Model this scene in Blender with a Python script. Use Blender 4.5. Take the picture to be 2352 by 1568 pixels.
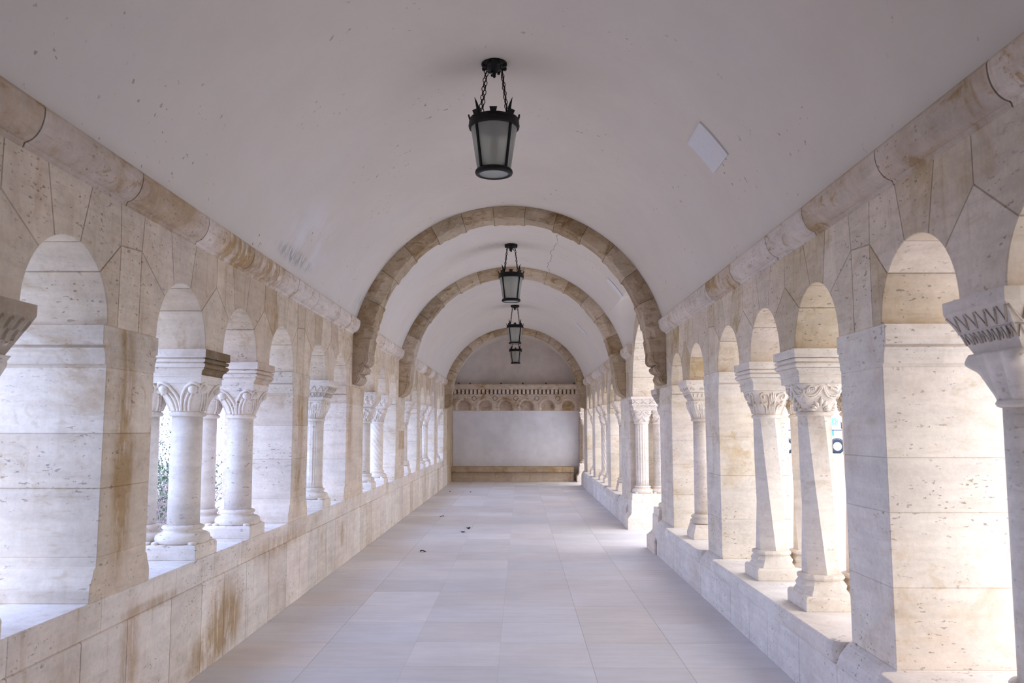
import bpy, bmesh, math, random
from math import pi, sin, cos, sqrt, radians, atan2, asin
from mathutils import Vector, Matrix
from mathutils.kdtree import KDTree

random.seed(11)
S = bpy.context.scene
C = S.collection
for o in list(bpy.data.objects):
    bpy.data.objects.remove(o)

# ------------------------------------------------------------------ camera
cam_d = bpy.data.cameras.new('camera')
cam = bpy.data.objects.new('camera', cam_d)
C.objects.link(cam)
cam_d.sensor_width = 36.0
cam_d.lens = 1900.0 / 2352 * 36
cam_d.clip_start = 0.05
cam_d.clip_end = 500
F = 1900.0
d_ = Vector(((1195 - 1176) / F, -(985 - 784) / F, 1)).normalized()
z_ = Vector((0, d_.z, -d_.y)).normalized()
x_ = Vector((sqrt(1 - d_.x ** 2), -d_.x * d_.y / sqrt(1 - d_.x ** 2), -d_.x * d_.z / sqrt(1 - d_.x ** 2)))
R_ = Matrix(((x_.x, x_.y, -x_.z), (d_.x, d_.y, -d_.z), (z_.x, z_.y, -z_.z)))
cam.matrix_world = Matrix.Translation((0.14, 0, 1.6)) @ R_.to_4x4()
cam_d.dof.use_dof = True
cam_d.dof.focus_distance = 11.0
cam_d.dof.aperture_fstop = 5.6
S.camera = cam

# ------------------------------------------------------------------ world, exposure
world = bpy.data.worlds.new('overcast_sky')
S.world = world
world.use_nodes = True
wn = world.node_tree.nodes
wl = world.node_tree.links
wn.clear()
wo = wn.new('ShaderNodeOutputWorld')
wb = wn.new('ShaderNodeBackground')
wt = wn.new('ShaderNodeTexCoord')
ws = wn.new('ShaderNodeVectorMath')
ws.operation = 'DOT_PRODUCT'
ws.inputs[1].default_value = (0.98, -0.20, 0.0)
wr = wn.new('ShaderNodeMapRange')
wr.inputs[1].default_value = -0.45
wr.inputs[2].default_value = 0.55
wm = wn.new('ShaderNodeMix')
wm.data_type = 'RGBA'
wm.inputs[6].default_value = (0.63, 0.83, 1.45, 1)      # blue daylight from the open river side
wm.inputs[7].default_value = (0.84, 0.81, 0.84, 1)      # warmer sky above the square with its stone buildings
wl.new(wt.outputs['Generated'], ws.inputs[0])
wl.new(ws.outputs['Value'], wr.inputs[0])
wl.new(wr.outputs[0], wm.inputs[0])
wl.new(wm.outputs[2], wb.inputs[0])
wb.inputs[1].default_value = 2.1
wl.new(wb.outputs[0], wo.inputs[0])
S.view_settings.view_transform = 'Standard'
S.view_settings.look = 'None'
S.view_settings.gamma = 1.0
S.view_settings.use_curve_mapping = False
S.view_settings.exposure = 1.02
try:
    S.cycles.max_bounces = 10
    S.cycles.diffuse_bounces = 7
except Exception:
    pass

# ------------------------------------------------------------------ materials
class NT:
    def __init__(s, name):
        s.m = bpy.data.materials.new(name)
        s.m.use_nodes = True
        s.t = s.m.node_tree
        s.t.nodes.clear()
        s.out = s.t.nodes.new('ShaderNodeOutputMaterial')
        s.b = s.t.nodes.new('ShaderNodeBsdfPrincipled')
        s.t.links.new(s.b.outputs[0], s.out.inputs[0])
        s.pos = s.t.nodes.new('ShaderNodeNewGeometry').outputs['Position']
    def link(s, a, b):
        s.t.links.new(a, b)
    def val(s, sock, v):
        if hasattr(v, 'links'):
            s.link(v, sock)
        else:
            sock.default_value = v
    def scaled(s, vec, sc, off=(0, 0, 0)):
        n = s.t.nodes.new('ShaderNodeMapping')
        n.inputs['Scale'].default_value = sc
        n.inputs['Location'].default_value = off
        s.link(vec, n.inputs[0])
        return n.outputs[0]
    def noise(s, vec, scale=1.0, detail=4, rough=0.55, dist=0.0):
        n = s.t.nodes.new('ShaderNodeTexNoise')
        n.inputs['Scale'].default_value = scale
        n.inputs['Detail'].default_value = detail
        n.inputs['Roughness'].default_value = rough
        n.inputs['Distortion'].default_value = dist
        s.link(vec, n.inputs['Vector'])
        return n.outputs[0]
    def ramp(s, v, a, b, lo=0.0, hi=1.0):
        n = s.t.nodes.new('ShaderNodeMapRange')
        n.interpolation_type = 'SMOOTHSTEP'
        s.link(v, n.inputs[0])
        for i, q in enumerate((a, b, lo, hi)):
            n.inputs[i + 1].default_value = q
        return n.outputs[0]
    def math(s, op, a, b=0.0, clamp=False):
        n = s.t.nodes.new('ShaderNodeMath')
        n.operation = op
        n.use_clamp = clamp
        s.val(n.inputs[0], a)
        s.val(n.inputs[1], b)
        return n.outputs[0]
    def mix(s, f, a, b, mode='MIX'):
        n = s.t.nodes.new('ShaderNodeMix')
        n.data_type = 'RGBA'
        n.blend_type = mode
        s.val(n.inputs[0], f)
        for i, q in ((6, a), (7, b)):
            if hasattr(q, 'links'):
                s.link(q, n.inputs[i])
            else:
                n.inputs[i].default_value = (*q, 1) if len(q) == 3 else q
        return n.outputs[2]
    def attr(s):
        n = s.t.nodes.new('ShaderNodeAttribute')
        n.attribute_name = 'stone'
        sp = s.t.nodes.new('ShaderNodeSeparateColor')
        s.link(n.outputs['Color'], sp.inputs[0])
        return sp.outputs
    def bump(s, h, strength=0.3, dist=0.01):
        n = s.t.nodes.new('ShaderNodeBump')
        n.inputs['Strength'].default_value = strength
        n.inputs['Distance'].default_value = dist
        s.link(h, n.inputs['Height'])
        s.link(n.outputs[0], s.b.inputs['Normal'])
    def blob(s, c, r):
        """soft mask 1 at c falling to 0 at radii r"""
        n = s.scaled(s.pos, tuple(1 / q for q in r), tuple(-a / q for a, q in zip(c, r)))
        l = s.t.nodes.new('ShaderNodeVectorMath')
        l.operation = 'LENGTH'
        s.link(n, l.inputs[0])
        return s.ramp(l.outputs['Value'], 1.0, 0.2)
    def gray(s, v):
        n = s.t.nodes.new('ShaderNodeCombineColor')
        for i in range(3):
            s.link(v, n.inputs[i])
        return n.outputs[0]

def stone_material(name, cream=(0.80, 0.735, 0.66), ochre=(0.46, 0.31, 0.155), stain=0.5, pit=1.0, streak=0.0, blobs=()):
    k = NT(name)
    at = k.attr()
    big = k.noise(k.pos, 1.1, 5, 0.6)
    bed = k.noise(k.scaled(k.pos, (2.2, 2.2, 17)), 1.0, 4, 0.6, 0.3)
    fine = k.noise(k.pos, 38, 3, 0.7)
    br = k.math('ADD', k.ramp(big, 0.3, 0.7, -0.10, 0.05), k.ramp(bed, 0.35, 0.65, -0.06, 0.035))
    br = k.math('ADD', br, k.ramp(fine, 0.3, 0.7, -0.045, 0.035))
    br = k.math('ADD', br, k.ramp(k.noise(k.pos, 6.5, 6, 0.7), 0.3, 0.7, -0.06, 0.04))
    br = k.math('MULTIPLY', k.math('ADD', br, 1.0), at[0])
    oc = k.noise(k.pos, 2.1, 6, 0.65, 0.6)
    och = k.math('MULTIPLY', k.ramp(oc, 0.52, 0.74), stain)
    ob = k.noise(k.scaled(k.pos, (3, 3, 14), (5, 2, 1)), 1.6, 4, 0.6, 0.5)
    och = k.math('ADD', och, k.math('MULTIPLY', k.ramp(ob, 0.56, 0.72), stain * 0.45))
    mo = k.math('MULTIPLY', k.ramp(k.noise(k.scaled(k.pos, (7, 7, 10)), 1.0, 6, 0.72, 0.8), 0.53, 0.66), k.ramp(k.noise(k.pos, 1.3, 3, 0.5), 0.42, 0.62))
    och = k.math('ADD', och, k.math('MULTIPLY', mo, stain * 0.8))
    if streak:
        sv = k.noise(k.scaled(k.pos, (7, 7, 0.7)), 1.6, 5, 0.65, 0.2)
        och = k.math('ADD', och, k.math('MULTIPLY', k.ramp(sv, 0.54, 0.72), streak))
    for c, r, a in blobs:
        nb = k.ramp(k.noise(k.scaled(k.pos, (9, 9, 2.6)), 1.3, 6, 0.7, 0.3), 0.28, 0.6)
        och = k.math('ADD', och, k.math('MULTIPLY', k.math('MULTIPLY', k.blob(c, r), nb), a))
    och = k.math('ADD', och, k.math('MULTIPLY', at[1], k.ramp(k.noise(k.pos, 5, 5, 0.7), 0.25, 0.75, 0.55, 1.25)), True)
    col = k.mix(och, cream, ochre)
    # warm pink / cool grey drift between beds
    col = k.mix(k.math('MULTIPLY', k.ramp(k.noise(k.pos, 0.8, 3), 0.45, 0.65), 0.35), col, (0.78, 0.66, 0.585))
    col = k.mix(1.0, col, k.gray(br), 'MULTIPLY')
    # travertine pits
    p1 = k.noise(k.scaled(k.pos, (26, 26, 62)), 1.0, 2, 0.5)
    gate = k.ramp(k.noise(k.pos, 1.7, 3), 0.42, 0.6, 0.05, 1.0)
    p2 = k.noise(k.scaled(k.pos, (15, 15, 32), (3, 1, 7)), 1.0, 3, 0.6)
    pa = k.math('MAXIMUM', k.ramp(p1, 0.645, 0.70), k.ramp(p2, 0.70, 0.75))
    pm = k.math('MULTIPLY', pa, k.math('MULTIPLY', gate, pit), True)
    col = k.mix(k.math('MULTIPLY', pm, 0.62), col, (0.20, 0.15, 0.11))
    k.link(col, k.b.inputs['Base Color'])
    k.b.inputs['Roughness'].default_value = 0.85
    k.b.inputs['Specular IOR Level'].default_value = 0.2
    h = k.math('ADD', k.math('MULTIPLY', fine, 0.35), k.math('MULTIPLY', pm, -0.8))
    h = k.math('ADD', h, k.math('MULTIPLY', bed, 0.3))
    k.bump(h, 0.45, 0.006)
    return k.m

M_LEFT = stone_material('limestone_left', cream=(0.765, 0.65, 0.50), stain=0.55, pit=1.2, streak=.35)
M_RIGHT = stone_material('limestone_right', cream=(0.775, 0.665, 0.52), ochre=(0.50, 0.37, 0.19), stain=0.75, pit=1.1, streak=.4)
M_PIERR = stone_material('limestone_pier_right', cream=(0.84, 0.765, 0.655), ochre=(0.66, 0.52, 0.33), stain=0.75, pit=1.3)
M_COL = stone_material('limestone_carved', cream=(0.85, 0.78, 0.69), stain=0.25, pit=1.0)
M_COLR = stone_material('limestone_carved_warm', cream=(0.85, 0.775, 0.67), stain=0.35, pit=0.6)
M_RIB = stone_material('travertine_rib', cream=(0.64, 0.53, 0.39), ochre=(0.30, 0.19, 0.085), stain=0.95, pit=1.3)
M_CORN = stone_material('limestone_cornice', cream=(0.80, 0.72, 0.645), stain=1.0, pit=0.9, blobs=[((-1.9, 6.3, 2.9), (.4, 1.3, .3), 1.0), ((-1.9, 4.7, 2.9), (.4, .5, .3), .8)])
M_PARL = stone_material('limestone_parapet_left', cream=(0.84, 0.79, 0.735), ochre=(0.50, 0.37, 0.235), stain=0.4, streak=0.42,
                        blobs=[((-1.97, 6.1, 0.27), (0.3, 0.5, 0.33), 1.1), ((-1.97, 5.75, 0.12), (0.3, 0.6, 0.2), .8),
                               ((-1.97, 4.6, 0.36), (0.3, 0.16, 0.4), 1.0), ((-1.97, 3.95, 0.25), (0.3, 0.3, 0.5), .7), ((-1.97, 9.95, 0.36), (0.3, 0.16, 0.2), 1.1),
                               ((-1.97, 7.4, 0.60), (0.3, 1.2, 0.12), .7), ((-1.97, 4.9, 0.60), (0.3, 0.6, 0.05), .8)])
M_PIERL = stone_material('limestone_pier_left', cream=(0.785, 0.69, 0.565), stain=0.55, pit=1.2, streak=0.15,
                         blobs=[((-1.98, 4.44, 1.45), (0.25, 0.17, 1.0), 1.0), ((-1.98, 4.38, 2.3), (0.25, 0.12, 0.4), .8),
                                ((-1.98, 8.0, 1.5), (0.25, 0.2, 1.0), .8), ((-1.98, 10.35, 1.6), (0.3, 0.2, 0.8), .9)])
M_PARR = stone_material('limestone_parapet_right', cream=(0.84, 0.80, 0.75), stain=0.2, streak=0.1)

def floor_material():
    k = NT('paving_stone')
    at = k.attr()
    big = k.noise(k.pos, 1.0, 5, 0.6)
    st = k.noise(k.scaled(k.pos, (1.6, 9, 1)), 1.5, 5, 0.65, 0.4)
    br = k.math('ADD', k.ramp(big, 0.3, 0.7, -0.06, 0.05), k.ramp(st, 0.35, 0.65, -0.035, 0.03))
    br = k.math('MULTIPLY', k.math('ADD', br, 1.0), at[0])
    col = k.mix(at[1], (0.765, 0.75, 0.77), (0.75, 0.70, 0.675))
    col = k.mix(at[2], col, (0.68, 0.68, 0.71))
    col = k.mix(1.0, col, k.gray(br), 'MULTIPLY')
    sp = k.ramp(k.noise(k.scaled(k.pos, (14, 40, 14)), 1.0, 2), 0.68, 0.75)
    gate = k.ramp(k.noise(k.pos, 1.3, 3), 0.5, 0.62)
    col = k.mix(k.math('MULTIPLY', k.math('MULTIPLY', sp, gate), 0.4), col, (0.28, 0.24, 0.2))
    k.link(col, k.b.inputs['Base Color'])
    k.b.inputs['Roughness'].default_value = 0.62
    k.b.inputs['Specular IOR Level'].default_value = 0.35
    k.bump(k.noise(k.pos, 30, 4, 0.6), 0.15, 0.004)
    return k.m
M_FLOOR = floor_material()

def plaster_material(name, base, mark=0.0, cloudy=0.05):
    k = NT(name)
    big = k.noise(k.pos, 0.55, 5, 0.6)
    mid = k.noise(k.pos, 2.4, 5, 0.65)
    br = k.math('ADD', k.ramp(big, 0.3, 0.7, -cloudy, cloudy * 0.6), k.ramp(mid, 0.3, 0.7, -cloudy * 0.7, cloudy * 0.5))
    br = k.math('ADD', br, 1.0)
    col = k.mix(k.ramp(k.noise(k.pos, 0.35, 3), 0.4, 0.62, 0, 0.5), base, tuple(a * b for a, b in zip(base, (1.03, 0.985, 0.93))))
    if mark:
        # damp patches, mould and streaks beside the cornice
        patch = k.math('MULTIPLY', k.blob((-1.78, 7.55, 3.35), (0.55, 1.0, 0.42)), k.ramp(mid, 0.35, 0.6))
        col = k.mix(k.math('MULTIPLY', patch, 0.55), col, (0.80, 0.81, 0.86))
        mold = k.math('MULTIPLY', k.blob((-1.90, 7.35, 3.14), (0.35, 0.75, 0.10)), k.ramp(k.noise(k.scaled(k.pos, (6, 14, 3)), 2.0, 5, 0.7), 0.40, 0.62))
        col = k.mix(k.math('MULTIPLY', mold, 0.75), col, (0.25, 0.255, 0.235))
        damp = k.math('MULTIPLY', k.blob((-1.90, 10.2, 3.12), (0.35, 0.30, 0.30)), k.ramp(k.noise(k.scaled(k.pos, (6, 10, 1.4)), 2.0, 4), 0.45, 0.6))
        col = k.mix(k.math('MULTIPLY', damp, 0.5), col, (0.47, 0.50, 0.50))
        yel = k.math('MULTIPLY', k.blob((-1.86, 5.6, 3.2), (0.4, 1.2, 0.3)), k.ramp(mid, 0.4, 0.65))
        col = k.mix(k.math('MULTIPLY', yel, 0.3), col, (0.62, 0.58, 0.45))
        # darker patch of plaster around the lantern roses
        for yy in (6.24, 12.67, 19.06):
            col = k.mix(k.math('MULTIPLY', k.blob((-.03, yy, 4.46), (0.75, 0.42, 0.5)), 0.2), col, (0.33, 0.30, 0.28))
    sp = k.ramp(k.noise(k.pos, 19, 2, 0.5), 0.68, 0.72)
    gate = k.ramp(k.noise(k.pos, 1.4, 3), 0.5, 0.64)
    col = k.mix(k.math('MULTIPLY', k.math('MULTIPLY', sp, gate), 0.6 if mark else 0.2), col, (0.22, 0.16, 0.11))
    col = k.mix(1.0, col, k.gray(br), 'MULTIPLY')
    k.link(col, k.b.inputs['Base Color'])
    k.b.inputs['Roughness'].default_value = 0.9
    k.b.inputs['Specular IOR Level'].default_value = 0.15
    k.bump(k.noise(k.pos, 9, 5, 0.6), 0.2, 0.01)
    return k.m
M_VAULT = plaster_material('vault_plaster', (0.735, 0.69, 0.635), 1.0, 0.03)
M_BACK = plaster_material('tympanum_plaster', (0.72, 0.68, 0.66), 0.0, 0.12)
M_BPAN = plaster_material('back_wall_plaster', (0.83, 0.85, 0.92), 0.0, 0.09)  # blue sky light on the end wall is put into this paler plaster

def simple(name, col, rough=0.6, metal=0.0, vary=0.0, spec=0.4):
    k = NT(name)
    if vary:
        c = k.mix(k.ramp(k.noise(k.pos, 22, 4), 0.35, 0.7), col, tuple(q * (1 - vary) for q in col))
        k.link(c, k.b.inputs['Base Color'])
    else:
        k.b.inputs['Base Color'].default_value = (*col, 1)
    k.b.inputs['Roughness'].default_value = rough
    k.b.inputs['Metallic'].default_value = metal
    k.b.inputs['Specular IOR Level'].default_value = spec
    return k.m
M_IRON = simple('black_wrought_iron', (0.010, 0.010, 0.010), 0.55, 0.3, 0.3)
M_RUST = simple('rusty_chain', (0.022, 0.014, 0.011), 0.8, 0.2, 0.5)
M_BULB = simple('lamp_bulb', (0.55, 0.50, 0.36), 0.4)
M_PANEL = simple('white_board', (0.76, 0.76, 0.79), 0.6, 0, 0.03)
M_CRACK = simple('crack_dirt', (0.30, 0.26, 0.22), 0.9)  # dark dirt colour of the thin vault crack ribbons
M_DARK = simple('dark_fitting', (0.02, 0.02, 0.02), 0.6)
M_LEAF = simple('dry_leaf', (0.05, 0.03, 0.02), 0.8, 0, 0.4)
M_PAPER = simple('white_paper', (0.85, 0.85, 0.85), 0.7)
M_BARK = simple('bare_twigs', (0.42, 0.34, 0.33), 0.8, 0, 0.3)
M_GREEN = simple('hedge_leaves', (0.10, 0.16, 0.09), 0.6, 0, 0.5)
M_EARTH = simple('pale_bounce_ground', (0.50, 0.49, 0.46), 0.9, 0, 0.4)  # pale tone added so the ground bounces more daylight onto the vault
M_WHITE = simple('white_paint', (0.82, 0.85, 0.88), 0.3)
M_TYRE = simple('black_tyre', (0.04, 0.045, 0.06), 0.8)
M_RIM = simple('grey_rim', (0.55, 0.58, 0.62), 0.4, 0.5)
M_WINDOW = simple('dark_window', (0.04, 0.04, 0.10), 0.1)
M_BLUE = simple('blue_paint', (0.05, 0.30, 0.55), 0.4)
M_TEAL = simple('teal_paint', (0.10, 0.45, 0.50), 0.4)

def glass_material():
    k = NT('frosted_glass')
    k.b.inputs['Base Color'].default_value = (0.80, 0.82, 0.78, 1)
    k.b.inputs['Roughness'].default_value = 0.38
    k.b.inputs['Transmission Weight'].default_value = 0.75
    k.b.inputs['IOR'].default_value = 1.15
    return k.m
M_GLASS = glass_material()

def plaza_material():
    k = NT('plaza_paving')
    w = k.t.nodes.new('ShaderNodeTexBrick')
    w.inputs['Scale'].default_value = 1.0
    w.inputs['Brick Width'].default_value = 0.8
    w.inputs['Row Height'].default_value = 0.4
    w.inputs['Mortar Size'].default_value = 0.02
    w.inputs['Color1'].default_value = (0.72, 0.73, 0.72, 1)
    w.inputs['Color2'].default_value = (0.66, 0.68, 0.67, 1)
    w.inputs['Mortar'].default_value = (0.42, 0.45, 0.44, 1)
    k.link(k.pos, w.inputs['Vector'])
    k.link(w.outputs[0], k.b.inputs['Base Color'])
    k.b.inputs['Roughness'].default_value = 0.8
    return k.m
M_PLAZA = plaza_material()

# ------------------------------------------------------------------ mesh builder
class MB:
    def __init__(s):
        s.bm = bmesh.new()
        s.lay = s.bm.loops.layers.float_color.new('stone')
        s.t = (1.0, 0.0, 0.0, 1.0)
        s.smooth = False
    def tint(s, r=1.0, g=0.0, b=0.0):
        s.t = (r, g, b, 1.0)
        return s
    def face(s, vs, sm=None):
        try:
            f = s.bm.faces.new(vs)
        except ValueError:
            return None
        f.smooth = s.smooth if sm is None else sm
        for l in f.loops:
            l[s.lay] = s.t
        return f
    def v(s, co):
        return s.bm.verts.new(co)
    def prism(s, poly, axis, a, b):
        """poly = 2D points; extruded along axis 0/1/2 from a to b"""
        def mk(p, t):
            if axis == 0:
                return (t, p[0], p[1])
            if axis == 1:
                return (p[0], t, p[1])
            return (p[0], p[1], t)
        A = [s.v(mk(p, a)) for p in poly]
        B = [s.v(mk(p, b)) for p in poly]
        n = len(poly)
        s.face(A)
        s.face(B[::-1])
        for i in range(n):
            s.face((A[i], B[i], B[(i + 1) % n], A[(i + 1) % n]))
    def box(s, x0, x1, y0, y1, z0, z1):
        s.prism([(x0, y0), (x1, y0), (x1, y1), (x0, y1)], 2, z0, z1)
    def loft(s, rings, cap0=True, cap1=True, sm=None, closed=True):
        R = [[s.v(p) for p in r] for r in rings]
        n = len(R[0])
        for i in range(len(R) - 1):
            for j in range(n if closed else n - 1):
                k = (j + 1) % n
                s.face((R[i][j], R[i][k], R[i + 1][k], R[i + 1][j]), sm)
        if cap0:
            s.face(R[0][::-1], False)
        if cap1:
            s.face(R[-1], False)
    def tube(s, pts, r, n=6, sm=True, caps=True):
        pts = [Vector(p) for p in pts]
        rr = r if isinstance(r, (list, tuple)) else [r] * len(pts)
        rings = []
        up = None
        for i, p in enumerate(pts):
            d = (pts[min(i + 1, len(pts) - 1)] - pts[max(i - 1, 0)]).normalized()
            if up is None:
                up = d.orthogonal().normalized()
            up = (up - d * up.dot(d))
            up = up.normalized() if up.length > 1e-6 else d.orthogonal().normalized()
            w = d.cross(up)
            rings.append([p + (up * cos(2 * pi * k / n) + w * sin(2 * pi * k / n)) * rr[i] for k in range(n)])
        s.loft(rings, caps, caps, sm)
    def ball(s, c, r, nu=10, nv=7, mat=None):
        r = r if isinstance(r, (tuple, list)) else (r, r, r)
        rings = []
        for i in range(1, nv):
            a = pi * i / nv
            ring = []
            for j in range(nu):
                q = Vector((sin(a) * cos(2 * pi * j / nu) * r[0], sin(a) * sin(2 * pi * j / nu) * r[1], -cos(a) * r[2]))
                if mat:
                    q = mat @ q
                ring.append(Vector(c) + q)
            rings.append(ring)
        s.loft(rings, True, True, True)
    def torus(s, c, R, r, nu=24, nv=8, rx=1.0, mat=None, aspect=1.0):
        rings = []
        for i in range(nu):
            a = 2 * pi * i / nu
            ring = []
            for j in range(nv):
                b = 2 * pi * j / nv
                q = Vector(((R + r * cos(b)) * cos(a), (R * aspect + r * cos(b)) * sin(a), r * sin(b)))
                if mat:
                    q = mat @ q
                ring.append(s.v(Vector(c) + q))
            rings.append(ring)
        for i in range(nu):
            for j in range(nv):
                s.face((rings[i][j], rings[(i + 1) % nu][j], rings[(i + 1) % nu][(j + 1) % nv], rings[i][(j + 1) % nv]), True)
    def build(s, name, mat, parent=None, bevel=0.0, seg=1, recalc=True, grout=None):
        bm = s.bm
        if recalc:
            bmesh.ops.recalc_face_normals(bm, faces=bm.faces)
        if bevel:
            ed = [e for e in bm.edges if len(e.link_faces) == 2 and e.calc_face_angle(0) > radians(28)]
            kd = None
            if grout:
                cnt = {}
                for e in ed:
                    a, b = (tuple(round(q * 400) for q in v.co) for v in e.verts)
                    cnt.setdefault((min(a, b), max(a, b)), []).append((e.verts[0].co + e.verts[1].co) / 2)
                js = [v[0] for v in cnt.values() if len(v) > 1]
                if js:
                    kd = KDTree(len(js))
                    for i, c in enumerate(js):
                        kd.insert(c, i)
                    kd.balance()
            res = bmesh.ops.bevel(bm, geom=ed, offset=bevel, segments=seg, profile=0.6, affect='EDGES', clamp_overlap=True)
            if kd:
                for f in res['faces']:
                    if kd.find(f.calc_center_median())[2] > bevel * 1.6 + .002:
                        continue
                    for l in f.loops:
                        c = l[s.lay]
                        l[s.lay] = (c[0] * grout, min(1, c[1] + .15), 0, 1)
        if parent is not None:
            L = Vector(parent.location)
            bmesh.ops.translate(bm, verts=bm.verts, vec=-L)
        me = bpy.data.meshes.new(name)
        bm.to_mesh(me)
        bm.free()
        me.materials.append(mat)
        o = bpy.data.objects.new(name, me)
        C.objects.link(o)
        if parent is not None:
            o.parent = parent
        return o

def thing(name, label, cat, loc=(0, 0, 0), group=None):
    o = bpy.data.objects.new(name, None)
    C.objects.link(o)
    o.location = loc
    o.empty_display_size = 0.1
    o['label'] = label
    o['category'] = cat
    if group:
        o['group'] = group
    return o
def tag(o, label, cat, group=None, kind=None):
    o['label'] = label
    o['category'] = cat
    if group:
        o['group'] = group
    if kind:
        o['kind'] = kind
    return o
def struct(o):
    o['kind'] = 'structure'
    return o
def rt(lo=0.94, hi=1.04, g=0.1, heavy=0.07):
    gg = random.random() ** 3 * g * 3
    if random.random() < heavy:
        gg = random.uniform(0.35, 0.7)
    return (random.uniform(lo, hi), gg, 0)

# ------------------------------------------------------------------ layout
XW, XO = 1.98, 2.62
ZS, ZC = 2.13, 2.80            # springing of the small arches, underside of the cornice
VR, VZ = 2.02, 2.44            # vault radius and centre height
SILL = {-1: 0.745, 1: 0.427}
near = [('pier', 1.28, 2.38), ('col', 3.11, 3.45), ('pier', 4.20, 4.77), ('col', 5.53, 5.86), ('col', 6.62, 6.95),
        ('pier', 7.71, 8.29), ('col', 9.02, 9.38)]
SH = 12.82
far = [(k, a + SH, b + SH) for k, a, b in near[1:]] + [('pier', 22.92, 24.0)]
SOL = {-1: near + [('pier', 10.10, 11.20), ('col', 11.96, 12.29), ('col', 13.05, 13.38), ('pier', 14.14, 15.20)] + far,
       1: near + [('pier', 10.10, 10.98), ('door', 11.38, 13.60), ('pier', 13.98, 15.20)] + far}
RIBS = [(10.42, 10.88, 'lobed'), (14.44, 14.90, 'hollow'), (23.24, 23.70, 'scoop')]
YB, YE = -4.0, 26.1

def arc(c, r, a0, a1, n=6):
    return [(c + r * cos(radians(a0 + (a1 - a0) * i / n)), ZS + r * sin(radians(a0 + (a1 - a0) * i / n))) for i in range(n + 1)]

# ------------------------------------------------------------------ upper walls (arcade stones)
def spandrel(side, mat, name):
    mb = MB()
    X0, X1 = side * XW, side * XO
    sol = SOL[side]
    def st(poly, **k):
        mb.tint(*rt(**k))
        mb.prism(poly, 0, X0, X1)
    for i, (kind, a, b) in enumerate(sol):
        if kind == 'door':
            continue
        L = sol[i - 1] if i > 0 else None
        Rr = sol[i + 1] if i + 1 < len(sol) else None
        ldoor = L is None or L[0] == 'door'
        rdoor = Rr is None or Rr[0] == 'door'
        if not ldoor:
            rl = (a - L[2]) / 2
            cl = a - rl
            a1, a2 = 43 + random.uniform(-3, 3), 80 + random.uniform(-4, 3)
            tl = cl + rl * 0.42
        if not rdoor:
            rr = (Rr[1] - b) / 2
            cr = b + rr
            b1, b2 = 43 + random.uniform(-3, 3), 112 + random.uniform(-4, 4)
            b2 = 180 - b2
            tr = cr - rr * 0.62
        zt = 2.575 + random.uniform(-.015, .015)
        if kind == 'col':
            m = (a + b) / 2 + random.uniform(-.01, .01)
            st(arc(cl, rl, 0, a1) + [(m, zt)] + arc(cr, rr, 180 - b1, 180), g=.15)
            st(arc(cl, rl, a1, a2) + [(tl, ZC), (m, ZC), (m, zt)], g=.2, heavy=.15)
            st([(m, zt), (m, ZC), (tr, ZC)] + arc(cr, rr, 180 - b2, 180 - b1), g=.2, heavy=.15)
        else:
            w = b - a
            y1 = a + (.10 if w < .8 else .27)
            y2 = b - (.23 if w < .8 else .27)
            if ldoor:
                y1 = a
            if rdoor:
                y2 = b
            if not ldoor:
                st(arc(cl, rl, 0, a1) + [(y1, zt - .02), (y1, ZS)])
                st(arc(cl, rl, a1, a2) + [(tl, ZC), (y1 - .02, ZC), (y1, zt - .02)], heavy=.2)
            if not rdoor:
                st([(y2, ZS), (y2, zt)] + arc(cr, rr, 180 - b1, 180))
                st([(y2, zt), (y2 + .02, ZC), (tr, ZC)] + arc(cr, rr, 180 - b2, 180 - b1), heavy=.2)
            e1 = y1 - (.02 if not ldoor else 0)
            e2 = y2 + (.02 if not rdoor else 0)
            st([(y1, ZS), (y2, ZS), (y2, zt), (y1, zt - .02)])
            st([(y1, zt - .02), (y2, zt), (e2, ZC), (e1, ZC)])
        if not ldoor:      # keystone of the opening on the left of this solid
            pk = sol[i - 1]['_'] if False else spandrel.prev
            cB2, tR = pk
            st([(tR, ZC)] + [(tl, ZC)] + arc(cl, rl, a2, 180 - cB2), g=.2)
        spandrel.prev = (b2, tr) if not rdoor else None
    # back-up masonry above, hidden by cornice and vault
    mb.tint(0.95, 0.1)
    for (y0, y1) in ([(1.28, 26.1)] if side < 0 else [(1.28, 10.98), (13.98, 26.1)]):
        mb.box(min(X0 + side * .03, X1), max(X0 + side * .03, X1), y0, y1, ZC, 3.6)
    # the closed wall behind the camera
    e = MB().tint(.95, .1)
    e.box(min(X0, X1), max(X0, X1), YB, 1.28, 0, 3.6)
    struct(e.build(name + '_rear', mat, bevel=.004))
    return mb

spandrel.prev = (68, 2.5)
wl_ = spandrel(-1, M_LEFT, 'wall_left')
struct(wl_.build('wall_left', M_LEFT, bevel=0.0045, grout=.8))
wl_ = MB()
for z0, z1 in ((0, .58), (.58, .95), (.95, 1.5), (1.5, ZS), (ZS, 2.45), (2.45, ZC)):
    y = 24.0
    while y < 26.09:
        y2 = min(26.1, y + random.uniform(.6, .9))
        if 26.1 - y2 < .3:
            y2 = 26.1
        wl_.tint(random.uniform(.82, .95), .45)
        wl_.box(-XO, -XW, y, y2, z0, z1)
        y = y2
struct(wl_.build('wall_left_end', M_LEFT, bevel=0.0045, grout=.8))

spandrel.prev = (68, 2.5)
wr_ = spandrel(1, M_RIGHT, 'wall_right')
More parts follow.
